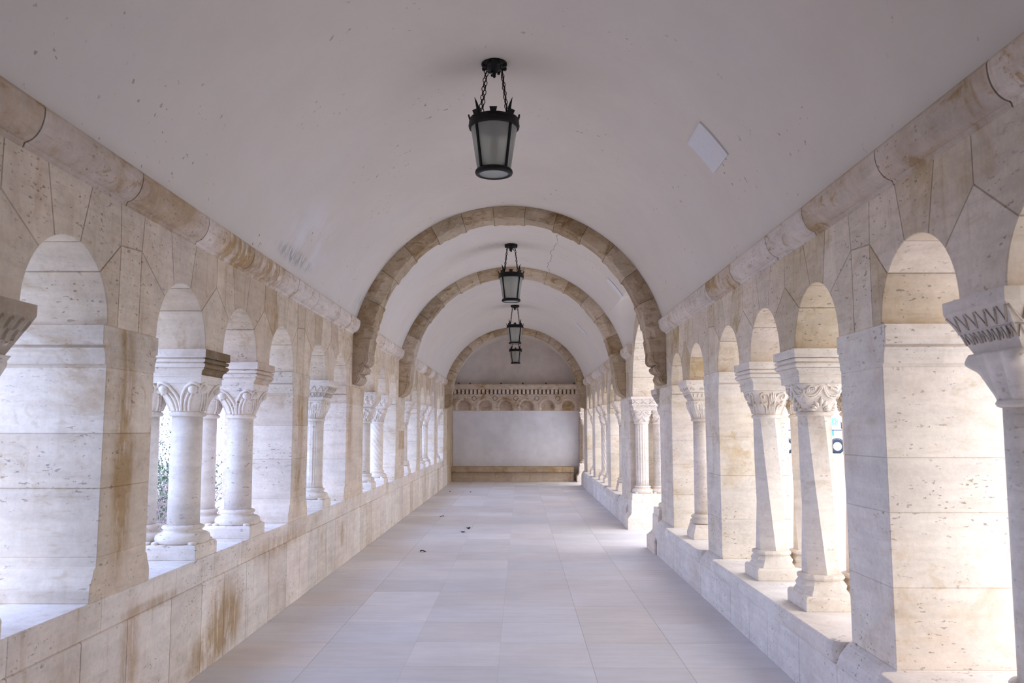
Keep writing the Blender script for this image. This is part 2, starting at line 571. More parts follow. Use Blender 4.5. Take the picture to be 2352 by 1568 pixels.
# doorway arch between the two transverse arches
DC, DR, LC, LR = 12.49, 1.11, 2.37, 1.19
def lun(a):
    """outer edge of the doorway arch at polar angle a (deg) seen from (DC, ZS)"""
    dx, dz = cos(radians(a)), sin(radians(a))
    # circle centre (DC, LC) radius LR
    oz = ZS - LC
    b = dz * oz
    t = -b + sqrt(b * b - (oz * oz - LR * LR))
    if ZS + t * dz < LC:
        t = LR / abs(dx)
    return (DC + t * dx, ZS + t * dz)
N = 11
for i in range(N):
    a0, a1 = 180 * i / N, 180 * (i + 1) / N
    pts = arc(DC, DR, a0, a1, 4) + [lun(a0 + (a1 - a0) * (4 - j) / 4) for j in range(5)]
    wr_.tint(random.uniform(.95, 1.04), random.choice((0, .05, .3, .12)))
    wr_.prism(pts, 0, XW, XO)
for sg in (-1, 1):
    e = DC + sg * (13.98 - DC if sg > 0 else DC - 10.98)
    pts = [(DC + sg * LR, ZS), (DC + sg * LR, LC)]
    for j in range(1, 7):
        a = radians(31 * j / 6)
        pts.append((DC + sg * LR * cos(a), LC + LR * sin(a)))
    pts += [(e, LC + LR * sin(radians(31))), (e, ZS)]
    wr_.tint(1, .1)
    wr_.prism(pts, 0, XW, XO)
wr_.tint(1, .1)                                  # backing above the doorway, outside the lunette
up = [(DC + 1.19 * cos(radians(a)), LC + 1.19 * sin(radians(a))) for a in range(31, 150, 7)]
wr_.prism([(13.98, 2.983), (13.98, 3.9), (10.98, 3.9), (10.98, 2.983)] + up[::-1], 0, XW + .02, XO)
# small doorway before the end wall
for z0, z1 in ((ZS, 2.6),):
    wr_.tint(1, .1)
wr_.prism([(24.0, ZS)] + [(24.06, ZS)] + arc(24.735, .67, 180, 0, 14)[1:] + [(26.1, ZS), (26.1, ZC + .02), (24.0, ZC + .02)], 0, XW, XO)
struct(wr_.build('wall_right', M_RIGHT, bevel=0.0045, grout=.8))
wr_ = MB()
for z0, z1 in ((0, .45), (.45, 1.0), (1.0, 1.6), (1.6, ZS)):
    wr_.tint(.95, .15)
    wr_.box(XW, XO, 25.83, 26.1, z0, z1)
    wr_.tint(.95, .15)
    wr_.box(XW, XO, 24.0, 24.06, z0, z1)
struct(wr_.build('wall_right_end', M_RIGHT, bevel=0.0045, grout=.8))

# ------------------------------------------------------------------ piers
PL = {-1: {2: 'with the long brown vertical stain, nearest one on the left',
           5: 'between the ball-volute columns and the channelled column on the left',
           7: 'carrying the left end of the nearest transverse arch',
           10: 'carrying the left end of the second transverse arch',
           12: 'narrow, first beyond the second transverse arch on the left',
           15: 'narrow, second beyond the second transverse arch on the left',
           17: 'under the left end of the farthest transverse arch', 0: 'beside the camera on the left, out of frame'},
      1: {2: 'wide smooth one beside the twisted columns, nearest on the right',
          5: 'between the twisted columns and the wave-scroll column on the right',
          7: 'carrying the right end of the nearest transverse arch, before the doorway',
          9: 'beyond the doorway, carrying the right end of the second transverse arch',
          11: 'narrow, first beyond the second transverse arch on the right',
          14: 'narrow, second beyond the second transverse arch on the right',
          16: 'under the right end of the farthest transverse arch', 0: 'beside the camera on the right, out of frame'}}
def pier(side, a, b, key):
    z0 = SILL[side]
    m = (a + b) / 2
    sd = 'left' if side < 0 else 'right'
    t = thing('stone_pier', 'pale limestone pier ' + PL[side].get(key, 'of the %s arcade' % sd), 'pier', (side * 2.3, m, z0))
    mat = M_PIERL if side < 0 else M_PIERR
    X0, X1 = side * XW, side * XO
    zb = z0 + .215 if side < 0 else z0
    # base
    if side < 0:
        mb = MB().tint(*rt(heavy=0))
        def prof(s_):
            e = a if s_ < 0 else b
            return [(e - s_ * d, z) for d, z in ((-.045, z0), (-.045, z0 + .06), (-.038, z0 + .085), (-.018, z0 + .12), (-.006, z0 + .16), (0.01, z0 + .165), (.012, zb))]
        P = [(y, z) for y, z in prof(-1)] + [(y, z) for y, z in prof(1)][::-1]
        mb.prism(P, 0, X0, X1)
        mb.build('base', mat, t, bevel=.003)
    # shaft courses
    mb = MB()
    ins = .012
    z = zb
    top = ZS - .215
    q = 0
    while z < top - .01:
        h = random.uniform(.27, .40)
        z1 = z + h
        if top - z1 < .2:
            z1 = top
        w = b - a
        sp = [(a + ins, b - ins)]
        if w > .8:
            c = a + w * (.38 if q % 2 else .62)
            sp = [(a + ins, c), (c, b - ins)]
        for (p0, p1) in sp:
            mb.tint(*rt(heavy=.12 if side < 0 else .04))
            if True:
                mb.box(min(X0, X1), max(X0, X1), p0, p1, z, z1)
        z = z1
        q += 1
    mb.build('shaft', mat, t, bevel=.003, grout=.9)
    # impost
    mb = MB().tint(*rt(heavy=0.1))
    ps = ((.012, top), (.012, top + .015), (-.002, top + .015), (-.002, top + .05), (-.010, top + .075), (-.022, top + .09), (-.022, top + .10), (-.008, top + .10), (-.008, top + .112), (-.030, top + .112), (-.034, top + .135), (-.030, top + .155), (-.034, ZS - .055), (-.034, ZS))
    P = [(a + d, z) for d, z in ps] + [(b - d, z) for d, z in ps][::-1]
    mb.prism(P, 0, X0, X1)
    mb.build('impost', mat, t, bevel=.003)
for sd in (-1, 1):
    for i, (k, a, b) in enumerate(SOL[sd]):
        if k == 'pier':
            pier(sd, a, b, i)
# lower part of the right-hand piers down to the floor where the parapet stops at the doorway is in the parapet ends

# ------------------------------------------------------------------ parapets
def parapet_left(y0, y1, label):
    t = thing('parapet_wall', label, 'parapet', (-2.3, (y0 + y1) / 2, 0))
    mb = MB()
    y = y0
    while y < y1 - .01:
        e = y + random.uniform(.33, .62)
        if y1 - e < .25:
            e = y1
        mb.tint(*rt(.92, 1.04, .12, .05))
        mb.prism([(-1.968, 0), (-XO, 0), (-XO, .58), (-XW, .58), (-1.972, .572)], 1, y, e)
        y = e
    mb.build('base_course', M_PARL, t, bevel=.0035, grout=.65)
    mb = MB()
    y = y0
    while y < y1 - .01:
        e = y + random.uniform(.45, 1.0)
        if y1 - e < .35:
            e = y1
        mb.tint(*rt(.96, 1.03, .1, .04))
        mb.box(-XO - .02, -XW, y, e, .58, .745)
        y = e
    mb.build('sill', M_PARL, t, bevel=.004)
parapet_left(1.28, 10.65, 'stained pale stone parapet along the left side, from the foreground to the nearest transverse arch')
parapet_left(10.65, 14.67, 'pale stone parapet on the left between the first and second transverse arches')
parapet_left(14.67, 24.0, 'far pale stone parapet on the left beyond the second transverse arch')

def parapet_right(y0, y1, label, piers):
    t = thing('parapet_wall', label, 'parapet', (2.3, (y0 + y1) / 2, 0))
    mb = MB()
    y = y0
    while y < y1 - .01:
        e = y + random.uniform(.35, .7)
        if y1 - e < .25:
            e = y1
        mb.tint(*rt(.97, 1.03, .06, .0))
        mb.prism([(1.885, 0), (XO, 0), (XO, .30), (1.89, .30)], 1, y, e)
        y = e
    # feet of the piers between the nosings
    for a, b in piers:
        mb.tint(*rt(.97, 1.03, .06, .0))
        mb.prism([(1.89, .30), (XO, .30), (XO, .427), (1.978, .427), (1.955, .41), (1.915, .36)], 1, max(a, y0), min(b, y1))
    mb.build('base_course', M_PARR, t, bevel=.003, grout=.75)
    # sill slabs with rounded nosing between the piers
    edges = [y0] + [q for p in piers for q in p] + [y1]
    spans = [(edges[i], edges[i + 1]) for i in range(0, len(edges) - 1, 2) if edges[i + 1] - edges[i] > .1]
    for a, b in spans:
        mb = MB()
        prof = [(1.89, .300), (1.872, .315), (1.862, .34), (1.858, .375), (1.862, .405), (1.875, .427), (XO + .02, .427), (XO + .02, .300)]
        n = max(1, round((b - a) / .9))
        for i in range(n):
            mb.tint(*rt(.98, 1.03, .06, .0))
            p0, p1 = a + (b - a) * i / n, a + (b - a) * (i + 1) / n
            # rounded returns at both ends of the slab
            rings = []
            e0, e1 = (i == 0), (i == n - 1)
            ys = [p0] + ([p0 + .02, p0 + .06] if e0 else []) + ([p1 - .06, p1 - .02] if e1 else []) + [p1]
            for yy in ys:
                k = 0.0
                if e0 and yy < p0 + .05:
                    k = (.05 - (yy - p0)) / .05
                if e1 and yy > p1 - .05:
                    k = max(k, (.05 - (p1 - yy)) / .05)
                k = k * k
                rings.append([(x + (.05 * k if x < 1.9 else 0), yy, z - (0 if z < .42 else .004 * k)) for x, z in prof])
            mb.loft(rings, True, True, False)
        mb.build('sill', M_PARR, t, bevel=.003)
parapet_right(1.28, 10.98, 'low pale stone parapet with rounded sill nosing along the right foreground, ending at the doorway',
              [(1.28, 2.38), (4.20, 4.77), (7.71, 8.29), (10.10, 10.98)])
parapet_right(13.98, 24.0, 'far low stone parapet with rounded sill nosing on the right beyond the doorway',
              [(13.98, 15.20), (17.02, 17.59), (20.53, 21.11), (22.92, 24.0)])

# ------------------------------------------------------------------ cornices
def cornice(side, y0, y1, idx):
    mb = MB()
    prof = [(XW + .03, 2.792), (XW - .006, 2.792)]
    for i in range(11):
        a = radians(6 + 84 * i / 10)
        prof.append((XW - .100 * sin(a) ** 1.0 if False else XW - .092 * sin(a), 2.812 + .135 * (1 - cos(a))))
    prof += [(XW - .092, 2.965), (XW - .075, 2.985), (XW + .03, 2.985)]
    y = y0
    while y < y1 - .01:
        e = y + random.uniform(.55, 1.15)
        if y1 - e < .3:
            e = y1
        mb.tint(*rt(.92, 1.06, .2, .18))
        n = max(1, round((e - y) / .12))
        rings = [[(side * x, y + (e - y) * i / n, z) for x, z in prof] for i in range(n + 1)]
        # rounded free ends against the ribs
        mb.loft(rings, True, True, False)
        y = e
    return struct(mb.build('trim_%d' % idx, M_CORN, bevel=.005, grout=.5))
cs = [(-1, 1.28, 10.42), (-1, 10.88, 14.44), (-1, 14.90, 23.24), (-1, 23.70, 26.1),
      (1, 1.28, 10.42), (1, 13.62, 14.44), (1, 14.90, 23.24), (1, 23.70, 26.1), (1, 10.88, 11.36)]
for i, (s_, a, b) in enumerate(cs):
    cornice(s_, a, b, i + 1)

# ------------------------------------------------------------------ vault
def vault():
    mb = MB()
    mb.smooth = True
    a0 = asin((2.975 - VZ) / VR)
    def P(th, y):
        return (VR * cos(th), y, VZ + VR * sin(th))
    def strip(th0, th1, ys0, ys1, n):
        g = []
        for i in range(n + 1):
            th = th0 + (th1 - th0) * i / n
            g.append([mb.v(P(th, y)) for y in (ys0, ys1)])
        for i in range(n):
            mb.face((g[i][0], g[i][1], g[i + 1][1], g[i + 1][0]))
    for (y0, y1) in ((YB, 10.66), (14.66, 26.12)):
        strip(a0, pi - a0, y0, y1, 72)
    y0, y1 = 10.66, 14.66
    zt = 3.575
    th1 = asin((zt - VZ) / VR)
    strip(th1, pi - a0, y0, y1, 60)
    # flared lunette over the doorway
    n = 28
    def V(t):
        z = 2.975 + (zt - 2.975) * max(0.0, sin(t)) ** 1.15
        th = asin((z - VZ) / VR)
        return Vector((VR * cos(th), DC + 1.53 * cos(t), z))
    def W(t):
        k = t / pi
        a = radians(30.5) + k * radians(119)
        return Vector((XW + .01, DC + LR * cos(a), LC + LR * sin(a)))
    ts = [pi * i / n for i in range(n + 1)]
    for i in range(n):
        A, B = V(ts[i]), V(ts[i + 1])
        c, d = W(ts[i]), W(ts[i + 1])
        # lunette soffit
        q = []
        m = 5
        for j in range(m + 1):
            k = j / m
            q.append((mb.v(A.lerp(c, k) + Vector((0, 0, .02 * sin(pi * k)))), mb.v(B.lerp(d, k) + Vector((0, 0, .02 * sin(pi * k))))))
        for j in range(m):
            mb.face((q[j][0], q[j][1], q[j + 1][1], q[j + 1][0]))
        # vault surface beside the lunette
        if ts[i + 1] <= pi / 2 + 1e-6:
            E0, E1 = Vector((A.x, y1, A.z)), Vector((B.x, y1, B.z))
        else:
            E0, E1 = Vector((A.x, y0, A.z)), Vector((B.x, y0, B.z))
        mb.face((mb.v(A), mb.v(B), mb.v(E1), mb.v(E0)))
    bmesh.ops.remove_doubles(mb.bm, verts=mb.bm.verts, dist=1e-4)
    return struct(mb.build('ceiling', M_VAULT))
ceil = vault()
# roof slab over the vault
mb = MB().tint(.6, .1)
mb.box(-2.9, 2.9, YB - .2, 26.6, 4.62, 4.8)
mb.box(-2.62, 2.62, YB - .2, YB, 0, 4.62)
struct(mb.build('wall_front', M_LEFT))

# crack in the second bay and its fine branch
def on_vault(x, y, off=.0015):
    z = VZ + sqrt((VR - off) ** 2 - x * x)
    return Vector((x, y, z))
def ribbon(path, w, name='crack'):
    mb = MB()
    L = []
    for i, (x, y) in enumerate(path):
        ww = w * (0.5 + random.random())
        L.append((mb.v(on_vault(x - ww, y)), mb.v(on_vault(x + ww, y))))
    for i in range(len(L) - 1):
        mb.face((L[i][0], L[i][1], L[i + 1][1], L[i + 1][0]))
    o = mb.build(name, M_CRACK, recalc=False)
    o.parent = ceil
    return o
random.seed(5)
p = []
x = .60
for i in range(34):
    y = 10.95 + i * (14.4 - 10.95) / 33
    x += random.uniform(-.028, .03)
    x += (.64 - x) * .12
    p.append((x, y))
ribbon(p, .004)
p = []
for i in range(20):
    th = i / 19
    p.append((.66 + .62 * th, 12.1 + .12 * sin(th * 4) + random.uniform(-.012, .012)))
mb = MB()
L = [(mb.v(on_vault(x, y - .003)), mb.v(on_vault(x, y + .003))) for x, y in p]
for i in range(len(L) - 1):
    mb.face((L[i][0], L[i][1], L[i + 1][1], L[i + 1][0]))
o = mb.build('crack', M_CRACK, recalc=False)
o.parent = ceil

# white boards fixed to the vault
def board(y0, y1, z0, z1, label):
    mb = MB()
    n = 10
    g = []
    for off in (.0, .012):
        row = []
        for i in range(n + 1):
            z = z0 + (z1 - z0) * i / n
            th = asin((z - VZ) / VR)
            r = VR - off - .001
            row.append([mb.v((r * cos(th), y, VZ + r * sin(th))) for y in (y0, y1)])
        g.append(row)
    for i in range(n):
        mb.face((g[1][i][0], g[1][i][1], g[1][i + 1][1], g[1][i + 1][0]))
        mb.face((g[0][i][0], g[1][i][0], g[1][i + 1][0], g[0][i + 1][0]))
        mb.face((g[0][i][1], g[1][i][1], g[1][i + 1][1], g[0][i + 1][1]))
    for i in (0, n):
        mb.face((g[0][i][0], g[1][i][0], g[1][i][1], g[0][i][1]))
    tag(mb.build('ceiling_board', M_PANEL), label, 'board')
board(5.86, 6.30, 3.59, 3.835, 'white rectangular board on the curved vault, large one right of the nearest lantern')
board(12.17, 12.37, 3.57, 3.84, 'narrow white board on the vault just above the doorway lunette')
board(18.02, 18.24, 3.665, 3.92, 'smallest far white board on the vault, right of the third lantern')

# ------------------------------------------------------------------ floor
random.seed(21)
mb = MB()
xs = [-1.99, -1.31, -.65, -.01, .63, 1.26, 2.0]
for ci in range(len(xs) - 1):
    y = -4.0 + (ci % 2) * .0 + random.choice((0, 0, .03))
    while y < 26.1:
        e = min(26.12, y + .652)
        mb.tint(random.uniform(.93, 1.05), random.random() ** 2 * .9, random.random() ** 3 * .8)
        mb.box(xs[ci], xs[ci + 1], y, e, -.06, 0)
        y = e
for (a, b) in ((10.9, 14.1), (23.9, 26.1)):
    y = a
    while y < b - .01:
        e = min(b, y + .652)
        mb.tint(random.uniform(.95, 1.05), random.random() ** 2 * .5, 0)
        mb.box(2.0, 2.66, y, e, -.06, 0)
        y = e
struct(mb.build('floor', M_FLOOR, bevel=.0022, grout=.8))

# ------------------------------------------------------------------ transverse arches
def rin(th):
    return .11 * sin(th) + sqrt(1.763 ** 2 - (.11 * cos(th)) ** 2)
def transverse(y0, y1, kind, label):
    t = thing('transverse_arch', label, 'arch', (0, (y0 + y1) / 2, 2.14))
    mb = MB()
    js = [15.2, 24] + [36 + 12 * i for i in range(10)] + [156, 164.8]
    CH = .10 if kind != 'scoop' else .06
    for i in range(len(js) - 1):
        a, b = js[i], js[i + 1]
        full = (i % 2 == 0)
        mb.tint(random.uniform(.84, 1.06), random.choice((0, .05, .1, .25, .5, .7)) if kind != 'scoop' else random.uniform(.3, .6))
        n = 12
        rings = []
        for j in range(n + 1):
            th = radians(a + (b - a) * j / n)
            k = j / n
            e = min(k, 1 - k)
            if full:
                c = .004 + .05 * math.exp(-((e - .2) / .08) ** 2)
            else:
                c = .004 + (CH - .004) * min(1, max(0, (e - .02) / .07)) ** .6
            ro, ri = VR - .001, rin(th)
            if kind == 'scoop':
                c = .008 + .055 * abs(sin(2 * pi * k))
            sec = [(ro, y0), (ri + c, y0), (ri, y0 + c), (ri, y1 - c), (ri + c, y1), (ro, y1)]
            rings.append([(r * cos(th), y, VZ + r * sin(th)) for r, y in sec])
        mb.loft(rings, True, True, False)
    mb.build('arch_ring', M_RIB, t, bevel=.005, grout=.3)
    for s_ in (-1, 1):
        mb = MB().tint(random.uniform(.85, 1), random.uniform(.15, .5))
        # springer block with its chamfer stop
        zz = [2.57, 2.70, 2.735, 2.745, 2.87, 2.89, None]
        cc = [.004, .004, .004, CH, CH, .02, .004]
        rings = []
        for z, c in zip(zz, cc):
            zq = z or 2.915
            xi = 1.785 - .057 * (zq - 2.57) / .345
            xo = XW - .002
            rings.append([(s_ * q, w, z or VZ + q * math.tan(radians(15.2)) - .0015) for q, w in ((xo, y0), (xi + c, y0), (xi, y0 + c), (xi, y1 - c), (xi + c, y1), (xo, y1))])
        mb.loft(rings, True, True, False)
        mb.tint(random.uniform(.85, 1), random.uniform(.3, .7))
        if kind == 'lobed':
            P = [(XW - .002, 2.57), (1.79, 2.57), (1.783, 2.50)]
            for (cx, cz, r, n) in ((1.855, 2.475, .072, 6), (1.905, 2.375, .075, 6), (1.965, 2.245, .085, 7)):
                for j in range(n):
                    a = radians(180 + 95 * j / (n - 1))
                    P.append((cx + r * cos(a), cz + r * sin(a)))
            P = [p for p in P if p[0] <= XW - .001]
            P.append((XW - .002, 2.16))
        elif kind == 'hollow':
            P = [(XW - .002, 2.57), (1.79, 2.57), (1.79, 2.50)]
            for j in range(9):
                a = radians(180 + 80 * j / 8)
                P.append((1.985 + .185 * cos(a), 2.40 + .24 * sin(a)))
            P.append((XW - .002, 2.155))
        else:
            P = [(XW - .002, 2.57), (1.79, 2.57), (1.785, 2.42)]
            for j in range(9):
                a = radians(185 + 85 * j / 8)
                P.append((1.90 + .11 * cos(a), 2.36 + .16 * sin(a)))
            P.append((XW - .002, 2.17))
        mb.prism([(s_ * x, z) for x, z in P], 1, y0, y1)
        # raised fillet following the corbel outline
        front = [(s_ * (x + .03), y0 - .004, z) for x, z in P[1:-1] if x < XW - .05]
        if len(front) > 3:
            mb.tube(front, .010, 5, False)
        mb.build('corbel', M_RIB, t, bevel=.003)
random.seed(8)
transverse(*RIBS[0], 'nearest wide brown travertine transverse arch on lobed corbels')
transverse(*RIBS[1], 'middle travertine transverse arch on hollow corbels behind the second lantern')
transverse(*RIBS[2], 'farthest small ochre transverse arch framing the end wall')

# ------------------------------------------------------------------ end wall
mb = MB().tint(1, 0)
mb.box(-XO, XO, YE, YE + .5, 0, 4.6)
struct(mb.build('wall_back', M_BACK))
mb = MB()
mb.box(-1.97, 1.97, YE - .012, YE - .001, .45, 2.17)
struct(mb.build('wall_back_panel', M_BPAN))
mb = MB()
for a, b in ((-1.98, -1.0), (-1.0, -.1), (-.1, .8), (.8, 1.78)):
    mb.tint(random.uniform(.9, 1.0), random.choice((.05, .2)))
    mb.box(a, b, 25.78, YE, 0, .27)
random.seed(3)
bt = thing('stone_bench', 'long low stone bench against the end wall, with a brown front edge', 'bench', (0, 25.9, 0))
mb.build('bench_base', M_LEFT, bt, bevel=.004)
mb = MB()
for a, b in ((-1.98, -.62), (-.62, .62), (.62, 1.78)):
    mb.tint(.85, .75)
    mb.prism([(25.62, .285), (25.60, .30), (25.60, .41), (25.63, .44), (YE, .45), (YE, .27), (25.74, .27)], 0, a, b)
mb.build('seat', M_LEFT, bt, bevel=.004)

# carved frieze: ledge, dentils, round niches with small roundels
fz = thing('stone_frieze', 'carved ochre stone frieze with dentils and six round niches across the end wall', 'frieze', (0, 26.05, 2.17))
y0f = 25.93
mb = MB()
random.seed(4)
cx6 = [-1.63 + .655 * i for i in range(6)]
bounds = [-1.98, -.98, -.32, .66, 1.32, 1.98]
def inb(x):
    for i in range(len(bounds) - 1):
        if x < bounds[i + 1]:
            return i
    return len(bounds) - 2
tn = [(random.uniform(.92, 1.0), random.uniform(.25, .5)) for _ in bounds]
# background slab made of strips so that the niches are real recesses
nn = 240
for i in range(nn):
    xa, xb = -1.98 + 3.96 * i / nn, -1.98 + 3.96 * (i + 1) / nn
    xm = (xa + xb) / 2
    zb = 2.17
    for c in cx6:
        if abs(xm - c) < .235:
            zb = max(zb, 2.295 + sqrt(.235 ** 2 - (xm - c) ** 2))
    mb.tint(*tn[inb(xm)])
    mb.box(xa, xb, y0f, YE - .001, zb, 2.68)
for c in cx6:
    mb.tint(*tn[inb(c)])
    ring = []
    for j in range(25):
        a = radians(-28 + 236 * j / 24)
        ring.append([(c + r * cos(a), y, max(2.171, 2.295 + r * sin(a))) for r, y in ((.262, y0f - .014), (.262, YE - .03), (.195, YE - .03), (.195, y0f + .05), (.222, y0f + .035), (.228, y0f - .002))])
    mb.loft(ring, True, True, False)
    tt = tn[inb(c)]
    mb.tint(tt[0] * .93, min(1, tt[1] + random.choice((.1, .2, .45))))
    mb.box(c - .25, c + .25, YE - .035, YE - .013, 2.171, 2.56)
mb.build('niche_band', M_RIB if False else M_CORN, fz)
for i in range(5):
    c = (cx6[i] + cx6[i + 1]) / 2
    mb = MB().tint(.62, .6)
    mt = Matrix.Rotation(pi / 2, 3, 'X')
    mb.torus((c, y0f - .002, 2.555), .068, .009, 24, 6, mat=mt)
    mb.build('roundel', M_CORN, fz)
for i in range(31):
    x = -1.90 + 3.80 * i / 30
    mb = MB().tint(1.05, .12)
    mb.prism([(x - .038, 2.685), (x + .038, 2.685), (x + .038, 2.825), (x - .038, 2.825)], 1, y0f - .055, y0f + .02)
    mb.build('dentil', M_CORN, fz, bevel=.004)
mb = MB()
for i in range(len(bounds) - 1):
    mb.tint(.93, .38)
    P = [(YE, 2.83), (y0f - .07, 2.83), (y0f - .075, 2.85), (y0f - .14, 2.93), (y0f - .15, 2.94), (y0f - .15, 2.985), (y0f - .14, 2.995), (YE, 3.0)]
    mb.prism(P, 0, bounds[i], bounds[i + 1])
mb.tint(.55, .9)
mb.box(-1.98, 1.98, y0f + .02, YE - .001, 2.68, 2.83)
mb.build('ledge', M_CORN, fz, bevel=.004)
spot_n = ['leftmost', 'second from the left', 'third from the left', 'third from the right', 'second from the right', 'rightmost']
for i, px in enumerate((1054, 1080, 1151, 1201, 1254, 1318.5)):
    x = .14 + (px - 1195) / F * 25.9
    t = thing('spotlight', 'tiny black spotlight on the end wall ledge, %s of the six' % spot_n[i], 'spotlight', (x, 25.9, 3.0), 'spotlights on the end wall ledge')
    mb = MB()
    mb.smooth = True
    mb.loft([[(x + .026 * cos(k * pi / 5), 25.88 + .026 * sin(k * pi / 5), z) for k in range(10)] for z in (3.0, 3.012)])
    mb.tube([(x, 25.88, 3.01), (x, 25.88, 3.016)], .006)
    mb.build('mount', M_DARK, t)
    mb = MB()
    mb.tube([(x, 25.85, 3.018), (x, 25.88, 3.026), (x, 25.89, 3.028)], [.018, .018, .010], 10)
    mb.build('lamp_head', M_DARK, t)

# ------------------------------------------------------------------ columns
def pring(cx, cy, a, b, p, z, n=64, disp=None, t=0, side=1):
    r = []
    for j in range(n):
        u = 2 * pi * j / n
        c, s_ = cos(u), sin(u)
        q = 1 / ((abs(c) / a) ** p + (abs(s_) / b) ** p) ** (1 / p)
        if disp:
            q += disp(u, t)
        r.append((cx + q * c, cy + q * s_, z))
    return r
def sm(x, a=0, b=1):
    x = min(1, max(0, (x - a) / (b - a)))
    return x * x * (3 - 2 * x)

CAP = {
    'smooth': lambda u, t: 0,
    'leaf': lambda u, t: .016 * max(0, sin(pi * min(1, t * 1.15))) ** .6 * abs(cos(4 * u)) ** .7 + .004 * cos(40 * u) * (t < .8) + (.012 * abs(cos(4 * u + pi / 2)) if t > .55 else 0) * (t < .85),
    'basket': lambda u, t: .012 * sin(14 * u + 4 * t) * sin(13 * t + .4) + .006 * cos(28 * u - 8 * t) - (.012 if abs(sin(5 * u + 7 * t)) < .22 and t > .3 else 0),
    'twist': lambda u, t: .015 * cos(6 * u + 5.5 * t) * sm(t, 0, .15) * (1 - sm(t, .85, 1)),
    'knob': lambda u, t: .012 * abs(cos(4 * u)) + (.03 * max(0, cos(4 * (u - pi / 4))) ** 3 * sin(pi * sm(t, .55, 1)) if t > .55 else 0),
    'stack': lambda u, t: .016 * abs(sin(3 * pi * t)) ** .6 * max(.2, abs(cos(4 * u))),
}
ZN, ZK = 1.70, 1.905     # neck ring, top of capital

def face_frame(cx, cy, f, A, B):
    """returns map (s, z, out) -> world for capital face f: 0 near(-Y) 1 far(+Y) 2 +X 3 -X"""
    def half(z):
        t = sm((z - 1.715) / (ZK - 1.715))
        t = max(0, (z - 1.715) / (ZK - 1.715)) ** 1.35
        t = min(1, t)
        return .108 + (A - .108) * t, .108 + (B - .108) * t, 2 + 7 * t
    def m(s_, z, out=0.0):
        a, b, p = half(z)
        if f < 2:
            L, D = a, b
        else:
            L, D = b, a
        q = min(.98, abs(s_))
        d = D * (1 - q ** p) ** (1 / p) + out
        x = s_ * L
        if f == 0:
            return (cx + x, cy - d, z)
        if f == 1:
            return (cx - x, cy + d, z)
        if f == 2:
            return (cx + d, cy + x, z)
        return (cx - d, cy - x, z)
    return m
def bez(p, n=10):
    """smooth polyline through control points (Catmull-Rom)"""
    out = []
    q = [p[0]] + list(p) + [p[-1]]
    for i in range(1, len(q) - 2):
        for k in range(n):
            t = k / n
            out.append(tuple(.5 * (2 * q[i][j] + (q[i + 1][j] - q[i - 1][j]) * t + (2 * q[i - 1][j] - 5 * q[i][j] + 4 * q[i + 1][j] - q[i + 2][j]) * t * t
                                   + (3 * q[i][j] - q[i - 1][j] - 3 * q[i + 1][j] + q[i + 2][j]) * t ** 3) for j in range(2)))
    out.append(tuple(p[-1]))
    return out

